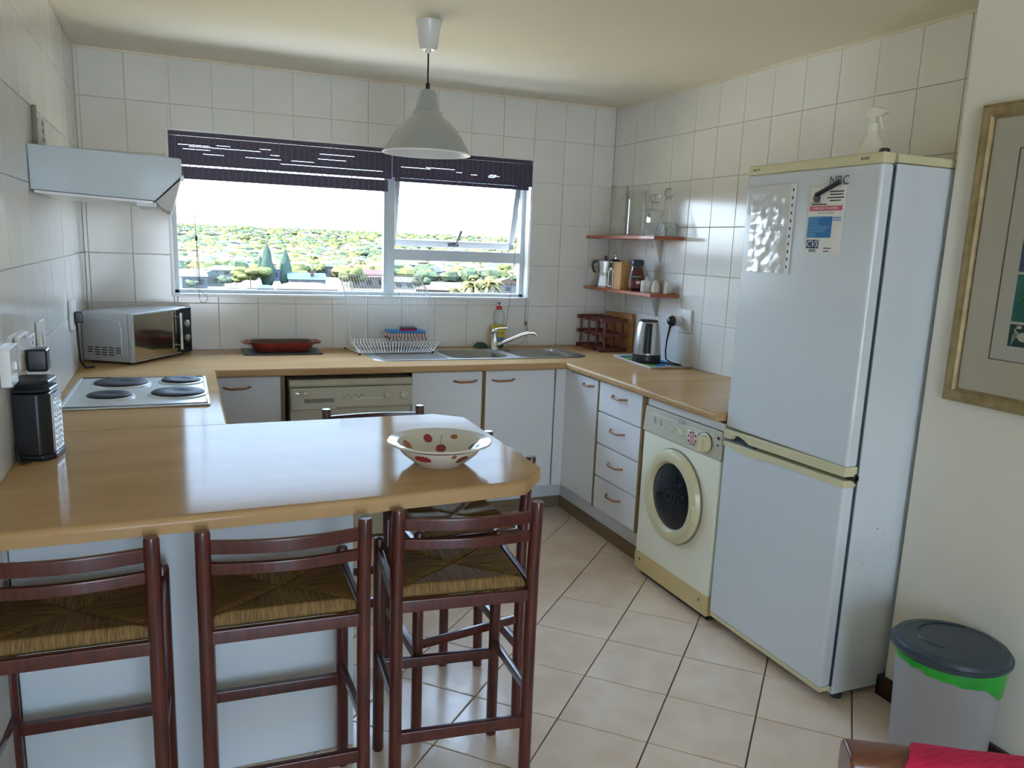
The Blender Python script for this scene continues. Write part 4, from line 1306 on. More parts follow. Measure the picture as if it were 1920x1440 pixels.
part('bottom_rail', M().tube([(1.308, -.315, zb), (1.712, -.315, zb)], r_, 6).tube([(1.28, -.05, zb), (1.78, -.05, zb)], r_, 6).tube([(1.308, -.315, zb), (1.28, -.05, zb)], r_, 6).tube([(1.712, -.315, zb), (1.78, -.05, zb)], r_, 6), 'wire', t)
for k in range(30):
    f = (k + .5) / 30
    xb = 1.28 + .50 * f
    part('back_wire', M().tube([(xb, -.05, zb), (1.275 + .475 * f, -.10, 1.19), (1.268 + .487 * f, -.125, 1.197)], .0016, 5), 'wire', t)
    part('upper_wire', M().tube([(1.268 + .487 * f, -.125, 1.197), (1.248 + .445 * f, -.10, 1.30), (1.245 + .445 * f, -.095, 1.315)], .0017, 5), 'wire', t)
for k in range(28):
    f = (k + .5) / 28
    part('plate_wire', M().tube([(1.30 + .47 * f, -.17, CT + .07), (1.285 + .505 * f, -.225, CT + .055), (1.308 + .404 * f, -.315, zb), (1.28 + .5 * f, -.05, zb)], .0018, 5), 'wire', t)
for x, y in ((1.308, -.315), (1.712, -.315), (1.282, -.05), (1.778, -.05)):
    part('foot', M().lathe([(.005, 0), (.005, .013)], (x, y, CT + (.005 if x > 1.35 else 0.0)), 8), 'black', t)
# towels and tray on the rack
t = thing('folded_towel', 'folded red striped dish towel lying on the dish rack', 'towel', (1.60, -.13, .955))
def fold(z, h, x0, x1):
    m = M()
    pts = [(x0 + .012, z), (x1, z), (x1 + .003, z + h * .5), (x1, z + h), (x0 + .012, z + h), (x0 - .004, z + h * .7), (x0 - .006, z + h * .4)]
    return m.prism(pts, -.19, -.075, 'y')
part('lower_fold', fold(.957, .02, 1.50, 1.715), 'towel2', t, bevel=.006)
part('upper_fold', fold(.9775, .022, 1.485, 1.71), 'towel', t, bevel=.006)
single('blue_tray', M().loft([rring(1.605, -.13, .105, .058, .02, 1.0005), rring(1.605, -.13, .112, .064, .022, 1.012), rring(1.605, -.13, .108, .06, .02, 1.012), rring(1.605, -.13, .1, .054, .02, 1.004)]), 'blue', 'shallow blue plastic tray on the folded towel', 'tray')
t = thing('sponge', 'pink and dark kitchen sponge lying in the blue tray', 'sponge', (1.62, -.13, 1.004))
part('foam', M().box(1.58, -.165, 1.0045, 1.665, -.10, 1.022), 'pink', t, bevel=.003)
part('scourer', M().box(1.58, -.165, 1.0225, 1.665, -.10, 1.029), 'ink', t, bevel=.002)

# baking dish on glass board
single('chopping_board', M().prism([(.722, -.245), (.735, -.25), (1.115, -.262), (1.122, -.25), (1.128, -.03), (.725, -.02)], CT + .0005, CT + .008), 'slate', 'dark green glass board under the terracotta dish', 'board', bevel=.002)
t = thing('baking_dish', 'terracotta glazed oblong baking dish with two end handles', 'dish', (.925, -.14, CT + .008))
z = CT + .0085
part('dish', M().loft([rring(.925, -.14, .135, .06, .045, z), rring(.925, -.14, .148, .075, .05, z + .015), rring(.925, -.14, .165, .092, .055, z + .046), rring(.925, -.14, .168, .095, .055, z + .052), rring(.925, -.14, .161, .088, .05, z + .051)], True, False), 'terra', t)
part('inside', M().loft([rring(.925, -.14, .1605, .0875, .05, z + .0505), rring(.925, -.14, .144, .071, .045, z + .016), rring(.925, -.14, .13, .056, .04, z + .008)], False, True), 'terrain', t)
for s in (-1, 1):
    part('handle', M().tube([(.925 + s * .163, -.185, z + .046), (.925 + s * .192, -.17, z + .048), (.925 + s * .196, -.14, z + .048), (.925 + s * .192, -.11, z + .048), (.925 + s * .163, -.095, z + .046)], .0095, 8, flat=.8), 'terra', t)

# ================================================================== WINDOW BLINDS
def blind(label, x0, x1, zt, zs, zf, gaps, seed, band):
    t = thing('bamboo_blind', label, 'blind', ((x0 + x1) / 2, .01, zf))
    rnd = random.Random(seed)
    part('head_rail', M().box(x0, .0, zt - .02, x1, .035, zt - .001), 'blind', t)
    m = M()
    n = int((zt - .0225 - zs) / .0066)
    p = (zt - .0225 - zs) / n
    for k in range(n):
        z = zs + p * k
        x = x0
        segs = sorted([g for g in gaps if g[0] == k], key=lambda g: g[1])
        cuts = [(x0, x1, p * 1.04)]
        if segs:
            cuts = []
            for _, a, c in segs:
                cuts.append((x, a, p * 1.04)); cuts.append((a, c, p * .80)); x = c
            cuts.append((x, x1, p * 1.04))
        for a, c, hh in cuts:
            if c - a > .001:
                dy = rnd.uniform(0, .0012)
                m.box(a, -.003 + dy, z, c, .0005 + dy, z + hh)
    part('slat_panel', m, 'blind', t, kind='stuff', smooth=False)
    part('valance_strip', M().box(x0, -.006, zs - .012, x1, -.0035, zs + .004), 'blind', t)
    # folded lower stack
    m = M()
    nz = max(2, int((zs - band - .012 - zf) / .0068))
    for q in range(3):
        for k in range(nz):
            z = zf + (zs - band - .012 - zf) / nz * k
            m.box(x0 + .015, .001 + .009 * q, z, x1 - .02, .006 + .009 * q, z + (zs - band - .012 - zf) / nz * 1.02)
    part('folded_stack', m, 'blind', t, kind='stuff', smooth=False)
    m = M()
    k = int((x1 - x0) / .031)
    for i in range(1, k):
        x = x0 + (x1 - x0) * i / k
        m.box(x - .0024, -.0052, zs - .011, x + .0016, -.0036, zt - .02)
        m.box(x - .0024, -.001, zf, x + .0024, .0006, zs)
    part('warp_threads', m, 'thread', t, kind='stuff')
    return t
rnd = random.Random(9)
g1 = []
for k in (6, 9, 13):
    x = WX0 + rnd.uniform(.05, .3)
    while x < 1.5:
        L = rnd.uniform(.04, .2)
        g1.append((k, x, min(x + L, 1.53))); x += L + rnd.uniform(.05, .45)
g1.append((3, .95, 1.5)); g1.append((11, .5, .85)); g1.append((12, .45, .6))
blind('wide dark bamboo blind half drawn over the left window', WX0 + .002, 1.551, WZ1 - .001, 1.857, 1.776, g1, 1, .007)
g2 = [(6, 1.60, 1.78), (7, 1.75, 1.92), (5, 1.93, 1.97), (4, 2.02, 2.06), (4, 2.13, 2.2), (5, 2.14, 2.18), (3, 2.13, 2.17)]
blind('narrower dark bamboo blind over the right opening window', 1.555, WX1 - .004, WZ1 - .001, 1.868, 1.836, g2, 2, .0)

t = thing('blind_cord', 'long looped cord of the left blind hanging down the window', 'cord', (.53, -.015, 1.14))
part('cord', M().tube([(.506, -.008, 1.80), (.513, -.012, 1.62), (.52, -.015, 1.48), (.522, -.015, 1.40), (.527, -.016, 1.25)], .0013, 5).tube([(.52, -.015, 1.46), (.518, -.016, 1.30), (.512, -.018, 1.22), (.535, -.02, 1.205), (.56, -.02, 1.185), (.566, -.02, 1.165), (.552, -.02, 1.148), (.53, -.02, 1.15), (.524, -.02, 1.175), (.524, -.018, 1.22), (.53, -.016, 1.25), (.527, -.016, 1.40)], .0012, 5), 'cord', t)
part('toggle', M().lathe([(.003, 0), (.006, .006), (.006, .022), (.003, .028)], (.52, -.015, 1.465), 10), 'ink', t)
t = thing('blind_cord', 'right blind cord curling behind the tap with a wooden toggle', 'cord', (2.38, -.015, .9))
part('cord', M().tube([(2.405, -.008, 1.84), (2.402, -.010, 1.4), (2.398, -.012, 1.05), (2.41, -.016, 1.0), (2.408, -.02, .965), (2.385, -.03, .925), (2.34, -.04, .908), (2.29, -.04, .905), (2.25, -.04, .918)], .0015, 5), 'cord', t)
part('toggle', M().lathe([(.003, 0), (.0065, .007), (.0055, .02), (.003, .026)], (2.403, -.013, 1.025), 10), 'cord', t)
t = thing('blind_cord', 'thin straight pull cord hanging in front of the right pane', 'cord', (2.29, -.015, .99))
part('cord', M().tube([(2.33, -.006, 1.84), (2.31, -.010, 1.4), (2.287, -.012, 1.15), (2.262, -.02, .99)], .0014, 5), 'cord', t)

# ================================================================== PENDANT LAMP
t = thing('pendant_lamp', 'grey metal pendant lamp hanging from the ceiling on a black cord', 'lamp', (1.372, -1.30, 1.86))
px_, py_ = 1.369, -1.30
part('ceiling_cup', M().lathe([(.052, H - .0005), (.052, H - .005), (.047, H - .02), (.036, H - .098), (.028, H - .108), (.012, H - .109), (.01, H - .12), (0, H - .12)], (px_, py_, 0), 32), 'pwhite', t)
part('cord', M().tube([(px_, py_, H - .118), (px_, py_, 2.10)], .0036, 8), 'black', t)
part('cord_grip', M().lathe([(.0085, 2.099), (.0085, 2.125), (.005, 2.13)], (px_, py_, 0), 14), 'black', t)
shd = [(.0, 2.104), (.022, 2.103), (.033, 2.098), (.038, 2.088), (.049, 2.03), (.0505, 2.024), (.058, 2.019), (.062, 2.005), (.064, 2.0), (.085, 1.985), (.115, 1.957), (.142, 1.92), (.162, 1.885), (.176, 1.858)]
part('shade', M().lathe(shd, (px_, py_, 0), 56, cap=False), 'lampmetal', t)
ins = [(.176, 1.858), (.1735, 1.8575), (.158, 1.888), (.138, 1.92), (.112, 1.953), (.082, 1.98), (.05, 2.0), (.03, 2.02), (0, 2.02)]
part('shade_inside', M().lathe(ins, (px_, py_, 0), 56, cap=False), 'lampin', t)
part('rim', M().tube([(px_ + .1765 * math.cos(a), py_ + .1765 * math.sin(a), 1.8575) for a in [2 * PI * k / 56 for k in range(56)]], .0028, 6, closed=True), 'lampin', t)
part('bulb', M().ball((px_, py_, 1.945), .03, 16, 10).lathe([(.014, 1.97), (.014, 2.015)], (px_, py_, 0), 14), 'pwhite', t)

# ================================================================== SHELVES AND THEIR CONTENTS
SX = 2.797
def shelf(label, z):
    t = thing('wall_shelf', label, 'shelf', (2.88, -.4, z - .018))
    part('board', M().prism([(SX, -.001), (W - .001, -.001), (W - .001, -.826), (SX, -.786)], z - .018, z), 'shelf', t, bevel=.0015)
    for y in (-.17, -.60):
        part('bracket', M().prism([(W - .0008, z - .0182), (W - .05, z - .0182), (W - .046, z - .028), (W - .007, z - .14), (W - .0008, z - .14)], y - .007, y + .007, 'y').box(2.82, y - .008, z - .0215, W - .05, y + .008, z - .0182), 'pwhite', t)
        part('screw', M().lathe([(.004, 0), (.004, .002), (0, .003)], (2.957, y, z - .126), 8, (-1, 0, 0)), 'ink', t)
Z1, Z2 = 1.588, 1.277
shelf('upper reddish wooden wall shelf in the corner holding glassware', Z1)
shelf('lower reddish wooden wall shelf holding coffee makers and jars', Z2)

def jug(label, x, y, r, h, ha):
    t = thing('glass_jug', label, 'jug', (x, y, Z1))
    prof = [(0, .001), (r * .85, .001), (r, .008), (r, h), (r - .003, h), (r - .003, .012), (0, .010)]
    part('body', M().lathe(prof, (x, y, Z1), 36), 'cglass', t)
    d = Vector((math.cos(ha), math.sin(ha), 0))
    p = lambda k, z: Vector((x, y, Z1)) + d * k + Vector((0, 0, z))
    part('handle', M().tube([p(r - .001, h * .86), p(r + .03, h * .84), p(r + .042, h * .65), p(r + .03, h * .42), p(r - .001, h * .34)], .006, 10), 'cglass', t)
jug('tall straight clear glass jug at the corner end of the upper shelf', 2.885, -.235, .05, .295, math.radians(20))
jug('shorter round based glass jug with handle, second on the upper shelf', 2.88, -.445, .058, .255, math.radians(150))
t = thing('decanter', 'square cut glass decanter with block stopper on the upper shelf', 'decanter', (2.88, -.63, Z1))
c = (2.885, -.628)
def sq(h, z, r=.006): return rring(c[0], c[1], h, h, r, Z1 + z)
part('body', M().loft([sq(.046, .001), sq(.048, .006), sq(.048, .075)], True, False), 'cut', t)
part('shoulder', M().loft([sq(.048, .075), sq(.048, .125), sq(.043, .136), rring(c[0], c[1], .016, .016, .012, Z1 + .15), rring(c[0], c[1], .013, .013, .012, Z1 + .178), rring(c[0], c[1], .018, .018, .015, Z1 + .184)], False, False), 'cglass', t)
part('stopper', M().loft([sq(.012, .182), sq(.022, .190), sq(.024, .215), sq(.02, .226)]), 'cut', t, bevel=.002)
t = thing('decanter', 'bell shaped cut glass decanter with round stopper at the shelf end', 'decanter', (2.90, -.73, Z1))
c = (2.90, -.742, Z1)
part('body', M().lathe([(0, .001), (.055, .001), (.060, .012), (.058, .045), (.05, .075)], c, 40), 'cut', t)
part('neck', M().lathe([(.05, .075), (.035, .105), (.023, .135), (.018, .165), (.017, .195), (.021, .2)], c, 32, cap=False), 'cglass', t)
part('stopper', M().lathe([(.012, .198), (.014, .205), (.024, .214), (.028, .23), (.024, .247), (.012, .257), (0, .259)], c, 10), 'cut', t, smooth=False)

t = thing('moka_pot', 'aluminium stovetop moka pot with black handle at the left of the lower shelf', 'coffee pot', (2.87, -.14, Z2))
c = (2.868, -.14, Z2)
part('boiler', M().lathe([(0, .0005), (.042, .0005), (.043, .01), (.033, .07)], c, 8), 'alu', t, smooth=False)
part('collar', M().lathe([(.035, .068), (.036, .072), (.036, .085), (.034, .088)], c, 24), 'alu', t)
part('pot', M().lathe([(.033, .088), (.042, .158), (.041, .160), (0, .164)], c, 8), 'alu', t, smooth=False)
part('lid_knob', M().lathe([(.006, .163), (.006, .17), (.009, .176), (.009, .188), (.005, .191), (0, .191)], c, 14), 'black', t)
hd_ = Vector((-.97, .25, 0))
hp_ = lambda k, z: Vector(c) + hd_ * k + Vector((0, 0, z))
part('handle', M().tube([hp_(.055, .156), hp_(.075, .15), hp_(.082, .135), hp_(.07, .095), hp_(.058, .088)], [.008, .0085, .008, .0075, .006], 10), 'black', t)
part('handle_lug', M().tube([hp_(.036, .155), hp_(.058, .156)], .008, 8), 'alu', t)
t = thing('french_press', 'glass and chrome french press coffee maker beside the moka pot', 'coffee pot', (2.87, -.255, Z2))
c = (2.87, -.258, Z2)
part('glass', M().lathe([(0, .008), (.034, .008), (.036, .015), (.036, .15), (.037, .155)], c, 32), 'cglass', t)
part('base_ring', M().lathe([(.038, .0005), (.04, .004), (.039, .014), (.037, .016)], c, 32), 'chrome', t)
part('band', M().lathe([(.0372, .105), (.038, .107), (.038, .118), (.0372, .12)], c, 32, cap=False).lathe([(.0375, .15), (.039, .152), (.039, .158), (.037, .16)], c, 32, cap=False), 'chrome', t)
ss = M()
for k in range(4):
    a = PI / 4 + PI / 2 * k
    ss.tube([(c[0] + .0375 * math.cos(a), c[1] + .0375 * math.sin(a), Z2 + z) for z in (.01, .11)], .0028, 6)
part('frame_struts', ss, 'chrome', t)
part('lid', M().lathe([(.039, .157), (.038, .164), (.022, .172), (0, .174)], c, 28), 'black', t)
part('plunger', M().tube([(c[0], c[1], Z2 + .172), (c[0], c[1], Z2 + .188)], .0025, 8).ball((c[0], c[1], Z2 + .194), .0085, 14, 8), 'chrome', t)
t = thing('wooden_box', 'tall pale wooden box canister on the lower shelf', 'box', (2.86, -.36, Z2))
part('box', M().box(2.828, -.405, Z2 + .0145, 2.890, -.32, Z2 + .150), 'oak', t, bevel=.002)
part('base', M().box(2.822, -.411, Z2 + .0005, 2.896, -.314, Z2 + .014), 'oak', t, bevel=.002)
part('lid', M().box(2.825, -.408, Z2 + .1505, 2.893, -.317, Z2 + .160), 'oak', t, bevel=.002)
part('knob', M().ball((2.858, -.362, Z2 + .167), .008, 12, 8), 'oak', t)
t = thing('coffee_jar', 'instant coffee jar with navy lid and dark red label', 'jar', (2.86, -.525, Z2))
c = (2.862, -.528, Z2)
part('jar', M().lathe([(0, .001), (.040, .001), (.046, .008), (.048, .05), (.046, .085), (.037, .125), (.034, .14)], c, 36), 'coffee', t)
part('lid', M().lathe([(.040, .142), (.042, .145), (.042, .170), (.036, .178), (0, .179)], c, 32, sx=.9), 'navyl', t)
def arc_patch(z0, z1, a0, a1, dr, n=12):
    m = M()
    prof = [(.0465, .01), (.0485, .03), (.0485, .05), (.0468, .085), (.042, .105), (.0375, .125)]
    def R(z):
        for (r0, q0), (r1, q1) in zip(prof[:-1], prof[1:]):
            if q0 <= z <= q1:
                return r0 + (r1 - r0) * (z - q0) / (q1 - q0)
        return .04
    zs_ = [z0 + (z1 - z0) * k / 6 for k in range(7)]
    for z in zs_:
        for i in range(n + 1):
            a = a0 + (a1 - a0) * i / n
            r = R(z) + dr
            m.v.append((c[0] + r * math.cos(a), c[1] + r * math.sin(a), c[2] + z))
    for k in range(6):
        for i in range(n):
            m.f.append((k * (n + 1) + i, k * (n + 1) + i + 1, (k + 1) * (n + 1) + i + 1, (k + 1) * (n + 1) + i)); m.mi.append(0)
    return m
FA = math.radians(238)   # facing the room
part('label', arc_patch(.018, .115, FA - .95, FA + .95, .0006), 'clabel', t)
part('label_band', arc_patch(.066, .098, FA - .5, FA + .5, .0011), 'clabel2', t)
uu = Vector((math.cos(FA + PI / 2), math.sin(FA + PI / 2), 0))
nn = Vector((math.cos(FA), math.sin(FA), 0))
part('label_text', M().text('NESCAFÉ', .0125, Vector(c) + nn * .0495 + Vector((0, 0, .083)), uu, (0, 0, 1)), 'paper', t, smooth=False)
part('cup_print', arc_patch(.044, .058, FA + .0, FA + .42, .0012), 'paper', t)
t = thing('sugar_pot', 'small white ceramic lidded pot beside the coffee jar', 'pot', (2.872, -.628, Z2))
c = (2.872, -.628, Z2)
part('pot', M().lathe([(0, .0005), (.034, .0005), (.036, .004), (.036, .058)], c, 28), 'ceramic', t)
part('lid', M().lathe([(.0365, .0585), (.034, .064), (.012, .069), (.006, .072), (.008, .08), (.005, .086), (0, .087)], c, 28), 'ceramic', t)
for i, (x, y, lb) in enumerate(((2.882, -.702, 'white faceted salt shaker in front of the sugar pot'), (2.922, -.765, 'white faceted pepper shaker nearest the right end of the lower shelf'))):
    t = thing('shaker', lb, 'shaker', (x, y, Z2), group='white shakers on the lower shelf')
    part('body', M().lathe([(0, .0005), (.021, .0005), (.025, .008), (.024, .03), (.02, .05), (.014, .064), (.007, .070), (0, .071)], (x, y, Z2), 8), 'ceramic', t, smooth=False)
    hh = M()
    for k in range(3):
        hh.ball((x + .003 * math.cos(2.1 * k), y + .003 * math.sin(2.1 * k), Z2 + .0705), .0009, 6, 4)
    part('pour_holes', hh, 'ink', t)

# ================================================================== RIGHT CORNER OF THE COUNTER
t = thing('wine_rack', 'dark red wooden wine rack standing in the right counter corner', 'wine rack', (2.85, -.2, CT))
ys_ = (-.045, -.145, -.245, -.345)
zr_ = (CT + .013, CT + .102, CT + .19)
for y in ys_:
    for z in zr_:
        part('rail', M().box(2.745, y - .011, z - .0125, 2.928, y + .011, z + .0125), 'rackwood', t, bevel=.005)
for i, y in enumerate(ys_):
    for z0_, z1_ in ((zr_[0] + .0126, zr_[1] - .0126), (zr_[1] + .0126, zr_[2] - .0126)):
        for x in (2.775, 2.90):
            part('dowel', M().tube([(x, y, z0_), (x, y, z1_)], .0065, 8), 'rackwood', t)
for z in zr_:
    for x in (2.775, 2.90):
        part('cross_bar', M().tube([(x, ys_[0] - .0111, z), (x, ys_[1] + .0111, z)], .006, 8).tube([(x, ys_[1] - .0111, z), (x, ys_[2] + .0111, z)], .006, 8).tube([(x, ys_[2] - .0111, z), (x, ys_[3] + .0111, z)], .006, 8), 'rackwood', t)
single('cutting_board', M().prism([(-.05, CT + .001), (-.385, CT + .001), (-.385, CT + .225), (-.37, CT + .236), (-.06, CT + .226), (-.05, CT + .22)], 2.936, 2.956, 'x'), 'board', 'pale wooden cutting board leaning on the wall behind the wine rack', 'board', bevel=.004)

t = thing('serving_tray', 'blue and green patterned tray with white rim under the kettle', 'tray', (2.83, -.77, CT))
tp = [(2.732, -.535), (2.685, -1.015), (2.945, -1.01), (2.955, -.53)]
def inset(poly, d):
    gx, gy = sum(p[0] for p in poly) / 4, sum(p[1] for p in poly) / 4
    return [(p[0] + (gx - p[0]) * d / math.hypot(gx - p[0], gy - p[1]), p[1] + (gy - p[1]) * d / math.hypot(gx - p[0], gy - p[1])) for p in poly]
ti = inset(tp, .02)
part('rim', M().loft([[(*p, CT + .001) for p in inset(tp, .012)], [(*p, CT + .014) for p in tp], [(*p, CT + .014) for p in inset(tp, .006)], [(*p, CT + .0045) for p in ti]], True, False), 'traywhite', t, bevel=.002)
part('base_print', M().prism(ti[::-1], CT + .003, CT + .0055), 'trayblue', t)
def disc(cx_, cy__, r, z, n=24, clipx=None):
    pts = [(cx_ + r * math.cos(2 * PI * k / n), cy__ + r * math.sin(2 * PI * k / n)) for k in range(n)]
    return pts
part('navy_print', M().prism([(2.742, -.552), (2.722, -.76), (2.80, -.76), (2.83, -.55)], CT + .0055, CT + .006), 'traynavy', t, smooth=False)
part('green_print', M().prism(disc(2.80, -.66, .052, 0), CT + .006, CT + .0065), 'traygreen', t, smooth=False)
part('white_print', M().prism([(2.85, -.90), (2.80, -.985), (2.92, -.985), (2.93, -.86)], CT + .0055, CT + .006), 'traywhite', t, smooth=False)
part('green_print', M().prism([(2.72, -.80), (2.712, -.90), (2.745, -.97), (2.79, -.90), (2.77, -.80)], CT + .006, CT + .0065), 'traygreen', t, smooth=False)
t = thing('kettle', 'brushed steel cordless electric kettle with black base on the tray', 'kettle', (2.795, -.80, CT + .006))
c = (2.793, -.80, CT + .0068)
part('base', M().lathe([(0, 0), (.078, 0), (.08, .006), (.079, .02), (.077, .045), (.074, .047)], c, 40), 'black', t)
part('body', M().lathe([(.076, .047), (.076, .052), (.073, .10), (.067, .16), (.060, .205), (.053, .222)], c, 48), 'steel', t)
part('lid', M().lathe([(.053, .2225), (.052, .229), (.045, .233), (0, .234)], c, 36), 'black', t)
# handle faces the room
ha = math.radians(238)
hdv = Vector((math.cos(ha), math.sin(ha), 0))
hp2 = lambda k, z: Vector(c) + hdv * k + Vector((0, 0, z))
sd = Vector((-math.sin(ha), math.cos(ha), 0))
hm_ = M()
for zz in ((.058, .0735), (.10, .0715), (.16, .0655), (.205, .0585)):
    pass
hm_.loft([[hp2(r - .006, z) - sd * .022, hp2(r + .012, z) - sd * .019, hp2(r + .02, z) - sd * .006, hp2(r + .02, z) + sd * .006, hp2(r + .012, z) + sd * .019, hp2(r - .006, z) + sd * .022] for z, r in ((.056, .074), (.10, .072), (.16, .066), (.205, .059), (.218, .052))])
part('handle', hm_, 'black', t, bevel=.003)
part('brand_print', M().text('Russell', .010, hp2(.081, .028), sd, (0, 0, 1)) if False else M().box(*(Vector(hp2(.0795, .024)) - Vector((.004, .006, 0))), *(Vector(hp2(.0795, .027)) + Vector((.004, .006, 0)))), 'alu', t)
t = thing('wall_socket', 'large white double socket plate on the right wall by the kettle', 'socket', (2.95, -.90, 1.075))
part('plate', M().box(2.948, -.965, 1.078, 2.9622, -.838, 1.204), 'pwhite', t, bevel=.003)
part('switch', M().box(2.945, -.915, 1.12, 2.9482, -.90, 1.15), 'pwhite', t, bevel=.001)
part('screw', M().lathe([(.003, 0), (.003, .001), (0, .0015)], (2.948, -.9, 1.192), 8, (-1, 0, 0)), 'chrome', t)
t = thing('wall_socket', 'small white socket plate with grey holes left of the kettle plug', 'socket', (2.955, -.73, 1.09))
part('plate', M().box(2.952, -.775, 1.09, 2.9622, -.69, 1.165), 'pwhite', t, bevel=.002)
hh = M()
for y, z, r in ((-.71, 1.152, .006), (-.71, 1.106, .006), (-.745, 1.13, .011)):
    hh.lathe([(r, 0), (r, .001), (0, .001)], (2.952, y, z), 14, (-1, 0, 0))
part('socket_holes', hh, 'mlight', t)
t = thing('plug_adapter', 'round white plug adapter in the wall socket behind the kettle plug', 'adapter', (2.93, -.87, 1.105))
part('adapter', M().lathe([(.026, 0), (.028, .004), (.027, .038), (.024, .041), (0, .041)], (2.944, -.875, 1.138), 28, (-1, 0, 0)), 'pwhite', t)
t = thing('power_cord', 'black kettle plug and cord looping down onto the tray', 'cord', (2.88, -.86, CT + .006))
part('plug', M().lathe([(.027, 0), (.029, .006), (.026, .022), (.016, .034), (0, .036)], (2.902, -.875, 1.138), 24, (-1, 0, 0), sx=.85), 'black', t)
part('cord', M().tube([(2.885, -.875, 1.115), (2.882, -.872, 1.09), (2.885, -.85, 1.03), (2.888, -.84, .97), (2.888, -.85, .925), (2.892, -.89, .9125), (2.90, -.95, .9115), (2.895, -.985, .9115), (2.87, -.985, .9115), (2.85, -.93, .9115), (2.83, -.87, .912)], [.007, .0055] + [.0042] * 9, 8), 'rubber', t)

# ================================================================== LEAF BOWL
bc = Vector((1.072, -2.485, CT))
t = thing('leaf_bowl', 'cream ceramic bowl with autumn leaf pattern on the breakfast bar', 'bowl', tuple(bc))
outp = [(0, .002), (.062, .002), (.066, .0), (.07, .004), (.078, .010), (.105, .032), (.117, .048), (.121, .055), (.144, .0625), (.1455, .066)]
inp = [(.1455, .066), (.143, .0675), (.119, .0625), (.109, .049), (.09, .029), (.065, .014), (0, .010)]
part('bowl', M().lathe(outp + inp[1:], tuple(bc), 72, cap=False), 'bowlc', t)
part('rim_line', M().tube([(bc.x + .1215 * math.cos(a), bc.y + .1215 * math.sin(a), bc.z + .0545) for a in [2 * PI * k / 72 for k in range(72)]], .0012, 5, closed=True), 'leafb', t)
def on_prof(prof, s):
    L = [0]
    for (a, z_), (c2, z2) in zip(prof[:-1], prof[1:]):
        L.append(L[-1] + math.hypot(c2 - a, z2 - z_))
    s = max(0, min(s, L[-1] - 1e-6))
    for i in range(len(prof) - 1):
        if L[i] <= s <= L[i + 1]:
            f = (s - L[i]) / (L[i + 1] - L[i])
            return prof[i][0] + f * (prof[i + 1][0] - prof[i][0]), prof[i][1] + f * (prof[i + 1][1] - prof[i][1])
def leaf(prof, ang, s0, ru, rv_, lift_r, lift_z, spin, jag=.22, n=26):
    vs = []
    def P(du2, dv2):
        r, z = on_prof(prof, s0 + dv2)
        a = ang + du2 / max(r, .03)
        return (bc.x + (r + lift_r) * math.cos(a), bc.y + (r + lift_r) * math.sin(a), bc.z + z + lift_z)
    vs.append(P(0, 0))
    rings = 4
    for q in range(1, rings + 1):
        for k in range(n):
            th = 2 * PI * k / n
            rad = (1 - (jag if k % 2 else 0) * (1 if math.cos(th) > -.5 else .2)) * q / rings
            x, y = ru * rad * math.cos(th), rv_ * rad * math.sin(th)
            vs.append(P(x * math.cos(spin) - y * math.sin(spin), x * math.sin(spin) + y * math.cos(spin)))
    fs = [(0, 1 + k, 1 + (k + 1) % n) for k in range(n)]
    for q in range(rings - 1):
        for k in range(n):
            b0 = 1 + q * n
            fs.append((b0 + k, b0 + n + k, b0 + n + (k + 1) % n, b0 + (k + 1) % n))
    return M().add(vs, fs)
VA = math.atan2(-4.58 - bc.y, .402 - bc.x)        # azimuth towards the viewer
OUT = outp[3:8]; INN = inp[2:6]
dgr = math.radians
for a, s, ru, rv_, sp2, mt in ((-24, .048, .026, .015, 0, 'leafr'), (36, .046, .02, .016, .6, 'leafb'), (20, .062, .008, .008, .2, 'leafo'), (95, .05, .022, .015, .3, 'leafo'), (150, .05, .022, .015, .8, 'leafr'), (-95, .05, .022, .014, .2, 'leafb'), (-150, .05, .022, .015, -.4, 'leafo')):
    part('leaf_print', leaf(OUT, VA + dgr(a), s, ru, rv_, .0008, -.0005, sp2), mt, t)
for a, s, ru, rv_, sp2, mt in ((-112, .03, .018, .018, .5, 'leafo'), (-160, .022, .014, .016, .2, 'leafr'), (178, .058, .016, .017, 0, 'leafr'), (158, .014, .012, .008, 0, 'leafo'), (108, .03, .02, .016, .4, 'leafb'), (40, .05, .018, .014, .2, 'leafr')):
    part('leaf_print', leaf(INN, VA + dgr(a), s, ru, rv_, -.0008, .0008, sp2), mt, t)
part('stem_print', M().tube([(bc.x - .092 * math.cos(VA - .02), bc.y - .092 * math.sin(VA - .02), bc.z + .033), (bc.x - .112 * math.cos(VA - .05), bc.y - .112 * math.sin(VA - .05), bc.z + .056)], .0008, 4), 'leafb', t)
part('centre_print', M().lathe([(.012, .0115), (.0, .012)], tuple(bc), 12).tube([(bc.x + .02 * math.cos(a), bc.y + .014 * math.sin(a), bc.z + .0125) for a in [2 * PI * k / 16 for k in range(16)]], .001, 4, closed=True), 'navy', t)

